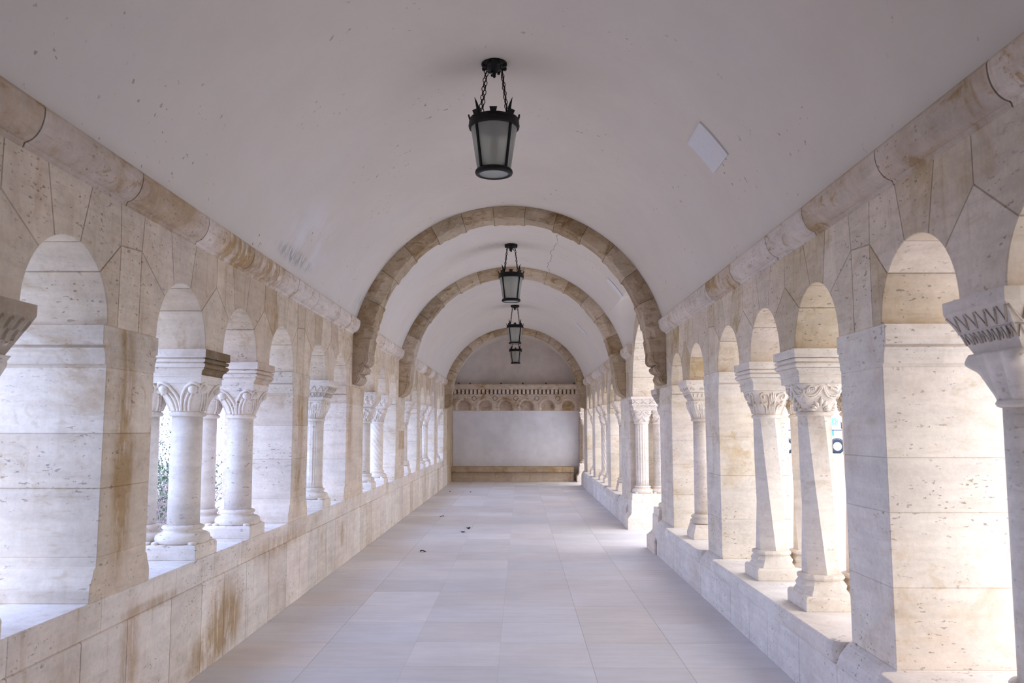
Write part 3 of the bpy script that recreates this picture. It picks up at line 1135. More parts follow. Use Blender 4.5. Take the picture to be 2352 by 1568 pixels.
def capital(t, cx, cy, kind, mat, side, A=.152, B=.192):
    mb = MB()
    mb.smooth = True
    mb.tint(random.uniform(.98, 1.03), .04)
    base = {'volute': 'smooth', 'palmette': 'smooth', 'scroll': 'smooth'}.get(kind, kind)
    dp = CAP[base]
    nt = 18 if base != 'smooth' else 12
    nn = 128 if base != 'smooth' else 64
    rings = []
    for i in range(nt + 1):
        k = i / nt
        z = 1.715 + (ZK - 1.715) * k
        e = k ** 1.35
        rings.append(pring(cx, cy, .108 + (A - .108) * e, .108 + (B - .108) * e, 2 + 7 * e, z, nn, (lambda u, tt: dp(u, tt) * (1 - sm(tt, .93, 1))) if base != 'smooth' else None, k))
    mb.loft(rings)
    # neck ring
    mb.loft([pring(cx, cy, r, r, 2, z, 32) for r, z in ((.105, 1.684), (.118, 1.688), (.125, 1.70), (.118, 1.714), (.105, 1.718))])
    cap = mb.build('capital', mat, t)
    if kind == 'volute':
        for f in range(4):
            m = face_frame(cx, cy, f, A, B)
            for sg in (-1, 1):
                mb = MB().tint(1.03, 0)
                mb.smooth = True
                c0, z0 = .70, 1.866
                ra = .035
                L = A if f < 2 else B
                path = bez([(.03, 1.722), (.05, 1.77), (.14, 1.825), (.40, 1.885)], 6)
                path += [(c0 + (ra + .006) / L * cos(radians(a)), z0 + (ra + .006) * sin(radians(a))) for a in range(120, -75, -15)]
                mb.tube([m(sg * s_, z, .006) for s_, z in path], .010, 6)
                path = bez([(.22, 1.722), (.24, 1.76), (.32, 1.80), (.50, 1.845)], 6)
                mb.tube([m(sg * s_, z, .004) for s_, z in path], .009, 6)
                path = bez([(.45, 1.722), (.47, 1.76), (.55, 1.80), (.66, 1.838)], 6)
                mb.tube([m(sg * s_, z, .004) for s_, z in path], .008, 6)
                mb.ball(m(sg * c0, z0, .006), .031, 14, 10)
                o = mb.build('volute', mat)
                o.parent = cap
                o.data.transform(Matrix.Translation(-Vector(t.location)))
    if kind in ('palmette', 'scroll', 'leaf'):
        for f in range(4):
            m = face_frame(cx, cy, f, A, B)
            mb = MB().tint(1.03, 0)
            mb.smooth = True
            L = A if f < 2 else B
            if kind == 'palmette':
                for sg in (-1, 1):
                    for off, rr in ((0, .0085), (.13, .0065)):
                        path = bez([(.04 + off * .5, 1.893), (.06 + off * .6, 1.868), (.30 + off * .6, 1.823 + off * .05), (.66, 1.808 + off * .12), (.88, 1.835), (.84 - off * .4, 1.862)], 6)
                        mb.tube([m(sg * s_, z, .005) for s_, z in path], rr, 5)
                    # beads between the two strands
                    for q in range(9):
                        k = q / 8
                        path = bez([(.09, 1.885), (.12, 1.862), (.36, 1.824), (.66, 1.815), (.84, 1.838)], 4)
                        s_, z = path[int(k * (len(path) - 1))]
                        mb.ball(m(sg * s_, z, .006), .0045, 6, 4)
                    # half leaf
                    for q in range(5):
                        k = q / 4
                        c = m(sg * (.78 - .42 * k), 1.838 + .022 * k, .006)
                        e = m(sg * (.70 - .30 * k), 1.868 + .014 * k, .004)
                        mb.tube([c, tuple((c[i] + e[i]) / 2 for i in range(3)), e], [.005, .012, .004], 6)
                    path = bez([(.80, 1.852), (.60, 1.882), (.30, 1.884), (.14, 1.893)], 6)
                    mb.tube([m(sg * s_, z, .006) for s_, z in path], .006, 5)
                for q in range(7):
                    a = radians(90 + (q - 3) * 27)
                    ln = (.092, .072, .066, .07)[abs(q - 3)]
                    p0 = (.040 / L * cos(a), 1.724 + .026 * sin(a))
                    p1 = (ln * 1.6 / L * cos(a), 1.724 + ln * max(0.03, sin(a)))
                    pm = ((p0[0] + p1[0]) / 2, (p0[1] + p1[1]) / 2)
                    mb.tube([m(*p0, .004), m(*pm, .008), m(*p1, .003)], [.006, .015, .002], 6)
                mb.tube([m(.036 / L * cos(radians(a)) * 1.1, 1.724 + .03 * sin(radians(a)), .006) for a in range(0, 181, 20)], .004, 5)
            else:
                for sg in (-1, 1):
                    c0, z0 = .56, 1.855
                    path = bez([(.14, 1.80), (.20, 1.845), (.32, 1.878)], 5)
                    path += [(c0 + (.030 - .00007 * k) / L * cos(radians(130 - k)), z0 + (.032 - .00007 * k) * sin(radians(130 - k))) for k in range(0, 390, 15)]
                    mb.tube([m(sg * s_, z, .005) for s_, z in path], .007, 5)
                    for q in range(5):
                        a = radians(-20 - q * 28)
                        mb.ball(m(sg * (.48 + .028 / L * cos(a)), 1.822 + .016 * sin(a), .004), .008, 6, 4)
                    path = bez([(.30, 1.722), (.34, 1.765), (.50, 1.795), (.72, 1.80), (.62, 1.785)], 5)
                    mb.tube([m(sg * s_, z, .004) for s_, z in path], .008, 5)
                for q in range(5):
                    s_ = -.2 + .1 * q
                    mb.tube([m(s_, 1.722, .004), m(s_ * .9, 1.77, .007), m(s_ * .8, 1.80, .003)], [.007, .008, .003], 5)
                for q in (-1, 0, 1):
                    mb.tube([m(q * .03, 1.81, .004), m(q * .12, 1.85, .008), m(q * .1, 1.893 - abs(q) * .012, .003)], [.005, .012, .003], 6)
            o = mb.build('leaf_ornament', mat)
            o.parent = cap
            o.data.transform(Matrix.Translation(-Vector(t.location)))
    return cap

def shaft(t, cx, cy, kind, mat, z0, side):
    z1 = 1.69
    mb = MB()
    mb.smooth = True
    mb.tint(random.uniform(.98, 1.03), .02)
    H = z1 - z0
    n, nz = 48, 2
    fn = lambda u, k: .106 - .006 * k
    if kind == 'round':
        nz = 3
    elif kind == 'octagon':
        n, nz = 8, 1
        mb.smooth = False
        fn = lambda u, k: .112
    elif kind == 'channel':
        n, nz = 96, 8
        def fn(u, k):
            o = .108 / max(abs(cos(((u + pi / 8) % (pi / 4)) - pi / 8)), .1) * .98
            g = .010 * (abs(((u * 8 / (2 * pi)) % 1) - .5) < .22) * sm(k, .04, .07) * (1 - sm(k, .93, .97))
            return o - g
    elif kind == 'hex':
        n, nz = 48, 20
        mb.smooth = False
        tw = radians(58) * (1 if side > 0 else -1)
        def fn(u, k):
            q = (u + tw * (k - .5) * 1.0 + radians(12)) % (pi / 3) - pi / 6
            return (.118 - .012 * k) * cos(pi / 6) / cos(q)
        n = 6
    elif kind == 'spiral':
        n, nz = 120, 70
        fn = lambda u, k: .104 + .008 * abs(sin(5 * (u - side * 11 * k / 2.0 * 1.0)))
    elif kind == 'finespiral':
        n, nz = 120, 50
        fn = lambda u, k: .101 + .009 * abs(sin(6 * (u + side * 3.2 * k)))
    elif kind == 'flute':
        n, nz = 128, 10
        fn = lambda u, k: .108 - .010 * abs(sin(8 * u)) * sm(k, .01, .05) * (1 - sm(k, .95, .99))
    elif kind == 'zigzag':
        n, nz = 120, 90
        def fn(u, k):
            w = abs(((u * 5 / pi) % 1) - .5) * 2
            v = (k * 17 + w * 1.8) % 1
            return .104 + .009 * (1 if v < .55 else 0)
    rings = []
    for i in range(nz + 1):
        k = i / nz
        ring = []
        for j in range(n):
            if kind == 'hex':
                u = 2 * pi * j / 6 - radians(46) * side * (k - .5) + radians(8)
                r = .121 - .012 * k
            else:
                u = 2 * pi * j / n
                r = fn(u, k)
                if kind == 'octagon':
                    u += pi / 8
            ring.append((cx + r * cos(u), cy + r * sin(u), z0 + H * k))
        rings.append(ring)
    mb.loft(rings)
    mb.build('shaft', mat, t)

def base(t, cx, cy, kind, mat, z0, side):
    """column base between plinth top z0 and z0 + .115"""
    mb = MB()
    mb.smooth = True
    mb.tint(1.0, .02)
    if kind == 'torus':
        pr = ((.168, .0), (.180, .012), (.186, .03), (.180, .05), (.160, .064), (.135, .070), (.125, .078), (.124, .088), (.134, .094), (.138, .103), (.132, .112), (.118, .118), (.108, .12))
        mb.loft([pring(cx, cy, r if r < .15 else min(r, .155 + (r - .155) * .5), r, 2.3 if i < 4 else 2, z0 + z, 40) for i, (r, z) in enumerate(pr)])
        for sx in (-1, 1):
            for sy in (-1, 1):
                mb.ball((cx + sx * .122, cy + sy * .143, z0 + .006), (.028, .034, .016), 10, 6)
    elif kind == 'poly':
        def r8(r, z, sq):
            ring = []
            for j in range(16):
                u = 2 * pi * j / 16 + pi / 16
                c, s_ = cos(u), sin(u)
                p = 2.4 + 8 * sq
                q = 1 / ((abs(c) / (r * .84 if sq > .5 else r)) ** p + (abs(s_) / r) ** p) ** (1 / p)
                ring.append((cx + q * c, cy + q * s_, z0 + z))
            return ring
        mb.smooth = False
        mb.loft([r8(r, z, q) for r, z, q in ((.180, 0, 1), (.176, .012, 1), (.160, .03, .8), (.143, .055, .4), (.134, .08, .1), (.134, .088, 0), (.146, .094, 0), (.150, .106, 0), (.143, .118, 0), (.124, .124, 0))])
    elif kind == 'double':
        mb.loft([pring(cx, cy, r, r, 2, z0 + z, 36) for r, z in ((.13, 0), (.15, .008), (.158, .025), (.150, .045), (.135, .052), (.133, .062), (.142, .068), (.146, .08), (.140, .092), (.118, .1), (.108, .105))])
    mb.build('base', mat, t)

def corridor_stain(mb, side, tn):
    """weathered colour on the faces turned to the walk"""
    for f in mb.bm.faces:
        f.normal_update()
        c = f.calc_center_median()
        if c.z < 1.957 and tn[1] > .8:
            continue
        if abs(c.x) < 2.0 or (abs(f.normal.x) > .8 and abs(c.x) < 2.1):
            for l in f.loops:
                l[mb.lay] = (tn[0], tn[1], 0, 1)

def impost(t, yc, kind, mat, side, tn=(1.0, .05)):
    mb = MB()
    mb.tint(1.0, .05)
    def P_(z, e):      # e = projection beyond the lower block
        return (z, .193 + e, 1.992 - e, 2.61 + e)
    if kind == 'banded':
        pr = [P_(1.905, 0), P_(1.945, 0), P_(1.948, .008), P_(1.985, .016), P_(1.988, .028), P_(2.008, .028), P_(2.010, .016), P_(2.082, .026), P_(2.085, .041), P_(ZS, .041)]
        mb.loft([[(side * a, yc - h, z), (side * b, yc - h, z), (side * b, yc + h, z), (side * a, yc + h, z)] for z, h, a, b in pr], True, True, False)
        def near(u, z, e=.024):
            return (side * (1.99 - e + (.62 + 2 * e) * u), yc - .193 - e, z)
        def corr(u, z, e=.024):
            return (side * (1.992 - e), yc - .2 + .4 * u, z)
        for fn, n in ((near, 5), (corr, 3)):
            for q in range(n):
                a, b = q / n + .03, (q + 1) / n - .03
                mb.tube([fn(a, 2.015), fn(b, 2.08)], .0065, 5)
                mb.tube([fn(b, 2.015), fn(a, 2.08)], .0065, 5)
            for q in range(n * 2):
                a, b = q / n / 2 + .01, (q + 1) / n / 2 - .01
                mb.tube([fn(a, 1.955, .014), fn((a + b) / 2, 1.98, .016), fn(b, 1.955, .014)], .005, 4)
        mb.build('impost', mat, t)
        return
    if kind == 'moulded':
        # (z, half width in Y, corridor-side |X|, outer |X|)
        pr = [P_(1.905, 0), P_(1.950, 0), P_(1.951, .008), P_(1.958, .008), P_(1.959, .002), P_(1.975, .003), P_(1.988, .009), P_(1.996, .018), P_(1.997, .026), P_(2.003, .026), P_(2.004, .016),
              P_(2.006, .024), P_(2.012, .032), P_(2.022, .036), P_(2.032, .033), P_(2.037, .026), P_(2.038, .017), P_(2.043, .017), P_(2.044, .028), P_(2.050, .034), P_(2.059, .036), P_(2.067, .032),
              P_(2.068, .018), P_(2.073, .018), P_(2.074, .040), P_(ZS, .040)]
        rings = [[(side * a, yc - h, z), (side * b, yc - h, z), (side * b, yc + h, z), (side * a, yc + h, z)] for z, h, a, b in pr]
        mb.loft(rings, True, True, False)
        corridor_stain(mb, side, tn)
        mb.build('impost', mat, t)
        return
    # trapezoid block with carved band
    nz = 22
    rings = []
    for i in range(nz + 1):
        k = i / nz
        z = 1.905 + (ZS - 1.905) * k
        if kind == 'bulge':
            e = max(0, sin(min(1, k / .8) * pi / 2)) ** .8
        else:
            e = min(1, k / .78)
        h = .165 + .061 * e
        a = 2.03 - .092 * e
        b = 2.58 + .08 * e
        plate = k > .78
        if plate:
            h, a, b = .226, 1.938, 2.66
        ring = []
        NY, NX = 44, 60
        def dsp(u, k):
            if plate or k < .12:
                return 0
            q = (k - .12) / .64
            if kind in ('zigzag', 'wave'):
                return 0
            if kind == 'scales':
                return .008 * (1 if (abs(sin(u * 40)) + abs(sin(q * 6.5))) > 1.15 else -.3)
            return .008 * (1 if cos(u * 88 + .6 * sin(q * 9)) * cos(q * 8.5) > .1 else -.4) * (.1 < q < .9)
        per = []
        for j in range(NX):
            u = j / NX
            per.append((a + (b - a) * u, -h - dsp(u * .7, k)))
        for j in range(NY):
            u = j / NY
            per.append((b, -h + 2 * h * u))
        for j in range(NX):
            u = j / NX
            per.append((b - (b - a) * u, h + dsp(u * .7, k)))
        for j in range(NY):
            u = j / NY
            per.append((a - dsp(u * .45, k) * (0 < j), h - 2 * h * u))
        rings.append([(side * x, yc + y, z) for x, y in per])
    mb.loft(rings, True, True, False)
    if kind in ('zigzag', 'wave'):
        def dim(z):
            k = (z - 1.905) / (ZS - 1.905)
            e = min(1, k / .78)
            return .165 + .061 * e, 2.03 - .092 * e, 2.58 + .08 * e
        def fp(f, u, z, out=.003):
            h, a, b = dim(z)
            if f < 2:
                return (side * (a + (b - a) * u), yc + (-h - out if f == 0 else h + out), z)
            return (side * (a - out if f == 2 else b + out), yc - h + 2 * h * u, z)
        for f in range(4):
            n = 9 if f < 2 else 6
            for q in range(n):
                a, b = (q + .06) / n, (q + .94) / n
                c = (a + b) / 2
                if kind == 'zigzag':
                    mb.tube([fp(f, a, 2.062), fp(f, c, 2.005), fp(f, b, 2.062)], .0055, 4)
                    mb.tube([fp(f, a, 1.945), fp(f, (a + c) / 2, 1.99), fp(f, c, 1.95), fp(f, (c + b) / 2, 1.99), fp(f, b, 1.945)], .0045, 4)
                elif q < n * .7:
                    w = 1 / n * 1.35
                    c0 = (q + .5) * w
                    pts = []
                    for k in range(17):
                        an = radians(200 - k * 26)
                        r = .021 * (1 - k / 22)
                        h = dim(2.03)[0] * 2 if f > 1 else .6
                        pts.append(fp(f, min(.99, max(.01, c0 + r / h * cos(an))), 2.030 + r * sin(an)))
                    mb.tube(pts, .0045, 4)
                    mb.tube([fp(f, min(.99, c0 - w * .3), 1.945), fp(f, min(.99, c0 - w * .1), 1.98)], .006, 4)
                    mb.tube([fp(f, min(.99, c0 + w * .2), 1.945), fp(f, min(.99, c0 + w * .4), 1.98)], .006, 4)
            mb.tube([fp(f, .01, 1.993), fp(f, .5, 1.993), fp(f, .99, 1.993)], .004, 4)
    corridor_stain(mb, side, tn)
    mb.build('impost', mat, t)

def plinth(t, yc, mat, side, z0, z1, kind='block'):
    mb = MB().tint(1.0, .03)
    if kind == 'block':
        pr = [(z0, .19, 1.984, 2.63), (z1 - .02, .19, 1.984, 2.63), (z1 - .006, .186, 1.99, 2.62), (z1, .18, 2.0, 2.61)]
    elif kind == 'pyramid':
        pr = [(z0, .185, 1.99, 2.62), (z0 + .045, .185, 1.99, 2.62), (z1, .155, 2.02, 2.59)]
    rings = [[(side * a, yc - h, z), (side * b, yc - h, z), (side * b, yc + h, z), (side * a, yc + h, z)] for z, h, a, b in pr]
    mb.loft(rings, True, True, False)
    mb.build('plinth', mat, t, bevel=.003)

def pedestal(t, yc, mat, side, jam=-1):
    """jam = side of the column pair (in Y) that touches the pier"""
    mb = MB().tint(1.0, .03)
    pr = [(0, .33, 1.86, 2.70), (.17, .33, 1.86, 2.70), (.185, .32, 1.87, 2.69), (.22, .28, 1.905, 2.66), (.26, .255, 1.93, 2.64), (.465, .25, 1.935, 2.63)]
    def plan(z, h, a, b):
        c = .195 * jam
        x1 = max(a, 1.880)
        hj = h * jam if a < 1.88 else c
        return [(side * x, yc + y, z) for x, y in ((a, hj), (x1, hj), (x1, c), (b, c), (b, -h * jam), (a, -h * jam))]
    mb.loft([plan(*q) for q in pr[:4]], True, True, False)
    mb.loft([plan(*q)[2:] for q in pr[3:]], True, True, False)
    mb.tint(1.02, .02)
    mb.loft([plan(z, h, a, b)[2:] for z, h, a, b in ((.465, .24, 1.945, 2.63), (.56, .235, 1.95, 2.62))], True, True, False)
    mb.build('pedestal', mat, t, bevel=.004)

def twin(side, yc, cap, sh, imp, bs, label, tn=(1.0, .05), mat=None, ped=False, grp=None, sh2=None):
    z0 = 0 if ped else SILL[side]
    mat = mat or (M_COL if side < 0 else M_COLR)
    t = thing('twin_column', label, 'column', (side * 2.30, yc, z0), grp)
    if ped:
        pedestal(t, yc, mat, side, -1 if yc < 12 else 1)
        zp = .56
    else:
        zp = z0 + (.095 if bs != 'double' else .15)
        plinth(t, yc, mat, side, z0, zp, 'pyramid' if bs == 'double' else 'block')
    zt = zp + {'torus': .12, 'poly': .124, 'double': .105}[bs]
    for i, ax in enumerate((2.15, 2.45)):
        base(t, side * ax, yc, bs, mat, zp, side)
        k = sh if i == 0 or sh2 is None else sh2
        shaft(t, side * ax, yc, k, mat, zt, side)
        capital(t, side * ax, yc, cap, mat, side)
    impost(t, yc, imp, mat, side, tn)
    return t

random.seed(31)
mid = lambda a, b: (a + b) / 2
twin(-1, 3.28, 'leaf', 'round', 'trap', 'torus', 'twin column at the left edge of the photo, only its brown carved impost corner showing', (.75, .55))
twin(-1, 5.695, 'volute', 'round', 'moulded', 'torus', 'smooth twin column with ball volutes and a dark brown stained impost', (.50, 1.0))
twin(-1, 6.785, 'volute', 'round', 'moulded', 'torus', 'smooth twin column with ball volutes and an ochre stained impost', (1.0, .85))
twin(-1, 9.20, 'leaf', 'channel', 'zigzag', 'torus', 'channelled octagonal twin column under a zigzag carved impost, left side', (1.0, .12))
twin(-1, 12.125, 'basket', 'round', 'bulge', 'torus', 'smooth twin column with a pierced scroll capital beyond the nearest transverse arch, left', (1.0, .15))
twin(-1, 13.215, 'basket', 'spiral', 'bulge', 'torus', 'spiral fluted twin column with a pierced capital, left side', (1.0, .08))
twin(-1, 3.28 + SH, 'stack', 'round', 'scales', 'double', 'plain twin column just beyond the second transverse arch, left side', (1.0, .12))
twin(-1, 5.695 + SH, 'basket', 'round', 'trap', 'torus', 'slim far left twin column with tapering capital, before the twisted leaf one', (1.0, .15))
twin(-1, 6.785 + SH, 'twist', 'flute', 'trap', 'torus', 'far left twin column with a twisted leaf capital', (1.0, .05))
twin(-1, 9.20 + SH, 'leaf', 'round', 'trap', 'torus', 'farthest left twin column, last before the end wall', (1.0, .1))
twin(1, 3.28, 'knob', 'round', 'zigzag', 'torus', 'twin column at the right edge of the photo with a carved bulging capital', (.95, .15))
twin(1, 5.695, 'palmette', 'hex', 'moulded', 'poly', 'twisted hexagonal twin column with a palmette capital, the nearer of two on the right', (1.0, .08))
twin(1, 6.785, 'scroll', 'hex', 'moulded', 'poly', 'twisted hexagonal twin column with a scroll capital, the farther of two on the right', (1.0, .1))
twin(1, 9.20, 'leaf', 'round', 'wave', 'double', 'smooth twin column under a wave-scroll impost, right side before the doorway', (1.0, .12))
twin(1, 11.18, 'leaf', 'round', 'zigzag', 'torus', 'pedestal column on the near jamb of the doorway, half hidden behind the pier', (.85, .2), ped=True)
twin(1, 13.79, 'palmette', 'flute', 'banded', 'torus', 'fluted and zigzag paired columns on a tall pedestal at the far side of the doorway', (1.03, .0), ped=True, mat=M_COL, sh2='zigzag')
twin(1, 3.28 + SH, 'stack', 'round', 'scales', 'double', 'twin column with stacked round knobs in its capital, right side beyond the doorway', (1.0, .05))
twin(1, 5.695 + SH, 'stack', 'round', 'scales', 'torus', 'plain far right twin column with a checkered impost', (1.0, .1))
twin(1, 6.785 + SH, 'twist', 'finespiral', 'trap', 'torus', 'far right twin column with fine spiral fluting', (1.0, .05))
twin(1, 9.20 + SH, 'leaf', 'round', 'trap', 'torus', 'farthest right arcade twin column', (1.0, .1))
twin(1, 25.62, 'leaf', 'round', 'banded', 'torus', 'white paired column on a pedestal in the last doorway beside the end wall', (1.03, 0), ped=True, mat=M_COL)

# ------------------------------------------------------------------ hanging lanterns
def lantern(x, y, label):
    t = thing('hanging_lantern', label, 'lantern', (x, y, 3.54), 'iron lanterns hanging from the vault')
    zt = VZ + sqrt(VR * VR - x * x)
    # ceiling rose
    mb = MB()
    mb.smooth = True
    mb.loft([[(x + r * cos(2 * pi * k / 24), y + r * sin(2 * pi * k / 24), z) for k in range(24)] for r, z in ((.10, zt), (.102, zt - .012), (.09, zt - .028), (.06, zt - .045), (.035, zt - .06), (.015, zt - .085), (.012, zt - .10))])
    for k in range(8):
        a = 2 * pi * k / 8 + pi / 8
        mb.ball((x + .088 * cos(a), y + .088 * sin(a), zt - .03), (.018, .018, .02), 6, 4)
    mb.ball((x, y, zt - .105), .014, 8, 6)
    for k in range(3):
        mb.ball((x + .035 * cos(k * 2.1), y + .035 * sin(k * 2.1), zt - .085), .012, 6, 4)
    mb.build('ceiling_rose', M_IRON, t)
    for k in range(4):
        a = pi / 4 + k * pi / 2
        A = Vector((x + .082 * cos(a), y + .082 * sin(a), zt - .04))
        B = Vector((x + .150 * cos(a), y + .150 * sin(a), 4.015))
        mb = MB()
        n = 11
        d = (B - A)
        L = d.length
        dn = d.normalized()
        q = dn.to_track_quat('Y', 'Z').to_matrix()
        for i in range(n):
            c = A + d * ((i + .5) / n)
            mt = q @ Matrix.Rotation(pi / 2 * (i % 2) + .5, 3, 'Y')
            mb.torus(c, .0105, .0036, 12, 5, mat=mt, aspect=L / n / 2 / .0105 * 1.12)
        mb.build('chain', M_RUST, t)
    # frame
    mb = MB()
    mb.smooth = True
    def ringp(pr, n=32):
        R = [[(x + r * cos(2 * pi * k / n), y + r * sin(2 * pi * k / n), z) for k in range(n)] for r, z in pr]
        R.append(R[0])
        mb.loft(R, False, False)
    ringp(((.185, 3.925), (.196, 3.93), (.200, 3.95), (.192, 3.965), (.197, 3.975), (.186, 3.985), (.175, 3.98), (.172, 3.93)))
    mb.build('top_hoop', M_IRON, t)
    mb = MB()
    mb.smooth = True
    ringp(((.128, 3.558), (.142, 3.562), (.147, 3.575), (.144, 3.59), (.134, 3.60), (.118, 3.60), (.116, 3.558)))
    mb.build('bottom_hoop', M_IRON, t)
    mb = MB()
    # crenellated crown
    n = 48
    for k in range(16):
        a0 = 2 * pi * k / 16
        up = .036 if k % 2 == 0 else 0
        P = []
        for r in (.176, .190 + .006):
            for aa in (a0 - pi / 16, a0 + pi / 16):
                P.append((r, aa))
        w = pi / 16
        def pt(r, aa, z):
            return mb.v((x + r * cos(aa), y + r * sin(aa), z))
        z0, z1 = 3.975, 3.998
        c = [pt(.178, a0 - w, z0), pt(.178, a0 + w, z0), pt(.192, a0 + w, z0), pt(.192, a0 - w, z0)]
        e = [pt(.182, a0 - w, z1), pt(.182, a0 + w, z1), pt(.197, a0 + w, z1), pt(.197, a0 - w, z1)]
        mb.face(c[::-1])
        mb.face(e)
        for j in range(4):
            mb.face((c[j], c[(j + 1) % 4], e[(j + 1) % 4], e[j]))
        if up:
            w2 = w * .75
            c = [pt(.184, a0 - w2 * .8, z1), pt(.184, a0 + w2 * .8, z1), pt(.194, a0 + w2 * .8, z1), pt(.194, a0 - w2 * .8, z1)]
            e = [pt(.194, a0 - w2, z1 + up), pt(.194, a0 + w2, z1 + up), pt(.205, a0 + w2, z1 + up * .9), pt(.205, a0 - w2, z1 + up * .9)]
            mb.face(c[::-1])
            mb.face(e)
            for j in range(4):
                mb.face((c[j], c[(j + 1) % 4], e[(j + 1) % 4], e[j]))
    mb.build('crown', M_IRON, t)
    for k in range(4):
        a = pi / 4 + k * pi / 2
        mb = MB()
        u = Vector((cos(a), sin(a), 0))
        w = Vector((-sin(a), cos(a), 0))
        o = Vector((x, y, 0))
        def bar(p0, p1, hw, ht):
            rings = []
            for r, z in (p0, p1):
                c = o + u * r + Vector((0, 0, z))
                rings.append([c + w * hw + u * ht, c - w * hw + u * ht, c - w * hw - u * ht, c + w * hw - u * ht])
            mb.loft(rings, True, True, False)
        bar((.186, 3.93), (.134, 3.595), .010, .006)
        mb.build('frame_bar', M_IRON, t, bevel=.0015)
        mb = MB()
        mb.smooth = True
        mb.tube([o + u * .172 + Vector((0, 0, 3.97)), o + u * .166 + Vector((0, 0, 4.01)), o + u * .172 + Vector((0, 0, 4.05)), o + u * .188 + Vector((0, 0, 4.09)), o + u * .205 + Vector((0, 0, 4.125))], [.014, .017, .013, .008, .001], 7)
        mb.ball(o + u * .158 + Vector((0, 0, 4.01)), .012, 7, 5)
        mb.build('spike', M_IRON, t)
    mb = MB()
    mb.smooth = True
    R = []
    for r, z in ((.180, 3.93), (.128, 3.59), (.125, 3.59), (.177, 3.93)):
        R.append([(x + r * cos(2 * pi * k / 40), y + r * sin(2 * pi * k / 40), z) for k in range(40)])
    mb.loft(R + [R[0]], False, False)
    mb.build('glass_shade', M_GLASS, t)
    mb = MB()
    mb.smooth = True
    mb.loft([[(x + .118 * cos(2 * pi * k / 32), y + .118 * sin(2 * pi * k / 32), z) for k in range(32)] for z in (3.566, 3.57)])
    mb.build('bottom_glass', M_GLASS, t)
    mb = MB()
    mb.smooth = True
    mb.loft([[(x + r * cos(2 * pi * k / 20), y + r * sin(2 * pi * k / 20), z) for k in range(20)] for r, z in ((.172, 3.972), (.172, 3.965), (.06, 3.955), (.025, 3.94), (.022, 3.87))])
    mb.build('lid', M_IRON, t)
    mb = MB()
    mb.smooth = True
    mb.ball((x, y, 3.78), (.036, .036, .075), 12, 8)
    mb.build('bulb', M_BULB, t)
lantern(-.062, 6.24, 'nearest and largest black iron lantern with frosted glass')
lantern(0.0, 12.67, 'second black iron lantern, between the first two transverse arches')
lantern(.02, 19.06, 'third black iron lantern, seen just below the second one')
lantern(0.0, 24.9, 'fourth and smallest iron lantern, in front of the end wall')

# ------------------------------------------------------------------ litter on the floor
random.seed(77)
LV = [(-1.128, 21.3, 'dark dry leaf on the far floor, between the others and the white scrap'), (-1.66, 21.5, 'dark dry leaf on the far floor nearest the left parapet'),
      (-.755, 13.13, 'large curled dark leaf on the middle of the floor'), (-.70, 13.6, 'small dark leaf just behind the large curled one'),
      (-1.135, 11.06, 'small dark leaf on the floor below the nearest transverse arch'), (-1.3, 15.4, 'tiny dark leaf on the left floor between second arch and first leaf')]
for x, y, lab in LV:
    mb = MB()
    a = random.random() * 6
    r = .07 if 'large' in lab else .045
    pts = []
    g = []
    for i in range(7):
        k = i / 6
        w = r * .5 * sin(pi * min(1, k + .08)) + .002
        row = []
        for j in (-1, 0, 1):
            px, py = (k - .5) * 2 * r, j * w
            row.append(mb.v((x + px * cos(a) - py * sin(a), y + px * sin(a) + py * cos(a), .004 + .012 * abs(j) + .01 * sin(k * 5))))
        g.append(row)
    for i in range(6):
        for j in range(2):
            mb.face((g[i][j], g[i + 1][j], g[i + 1][j + 1], g[i][j + 1]))
    tag(mb.build('fallen_leaf', M_LEAF), lab, 'leaf')
for x, y, r, lab in ((1.70, 19.9, .07, 'white paper scrap on the floor by the far right parapet'), (-.62, 21.0, .05, 'white paper scrap on the far floor beside a dark leaf')):
    mb = MB()
    q = [mb.v((x + dx * r, y + dy * r, z)) for dx, dy, z in ((-1, -.7, .003), (.1, -.8, .012), (1, -.5, .004), (.9, .6, .006), (0, .7, .014), (-.9, .6, .003))]
    mb.face((q[0], q[1], q[4], q[5]))
    mb.face((q[1], q[2], q[3], q[4]))
    tag(mb.build('paper_scrap', M_PAPER), lab, 'paper')

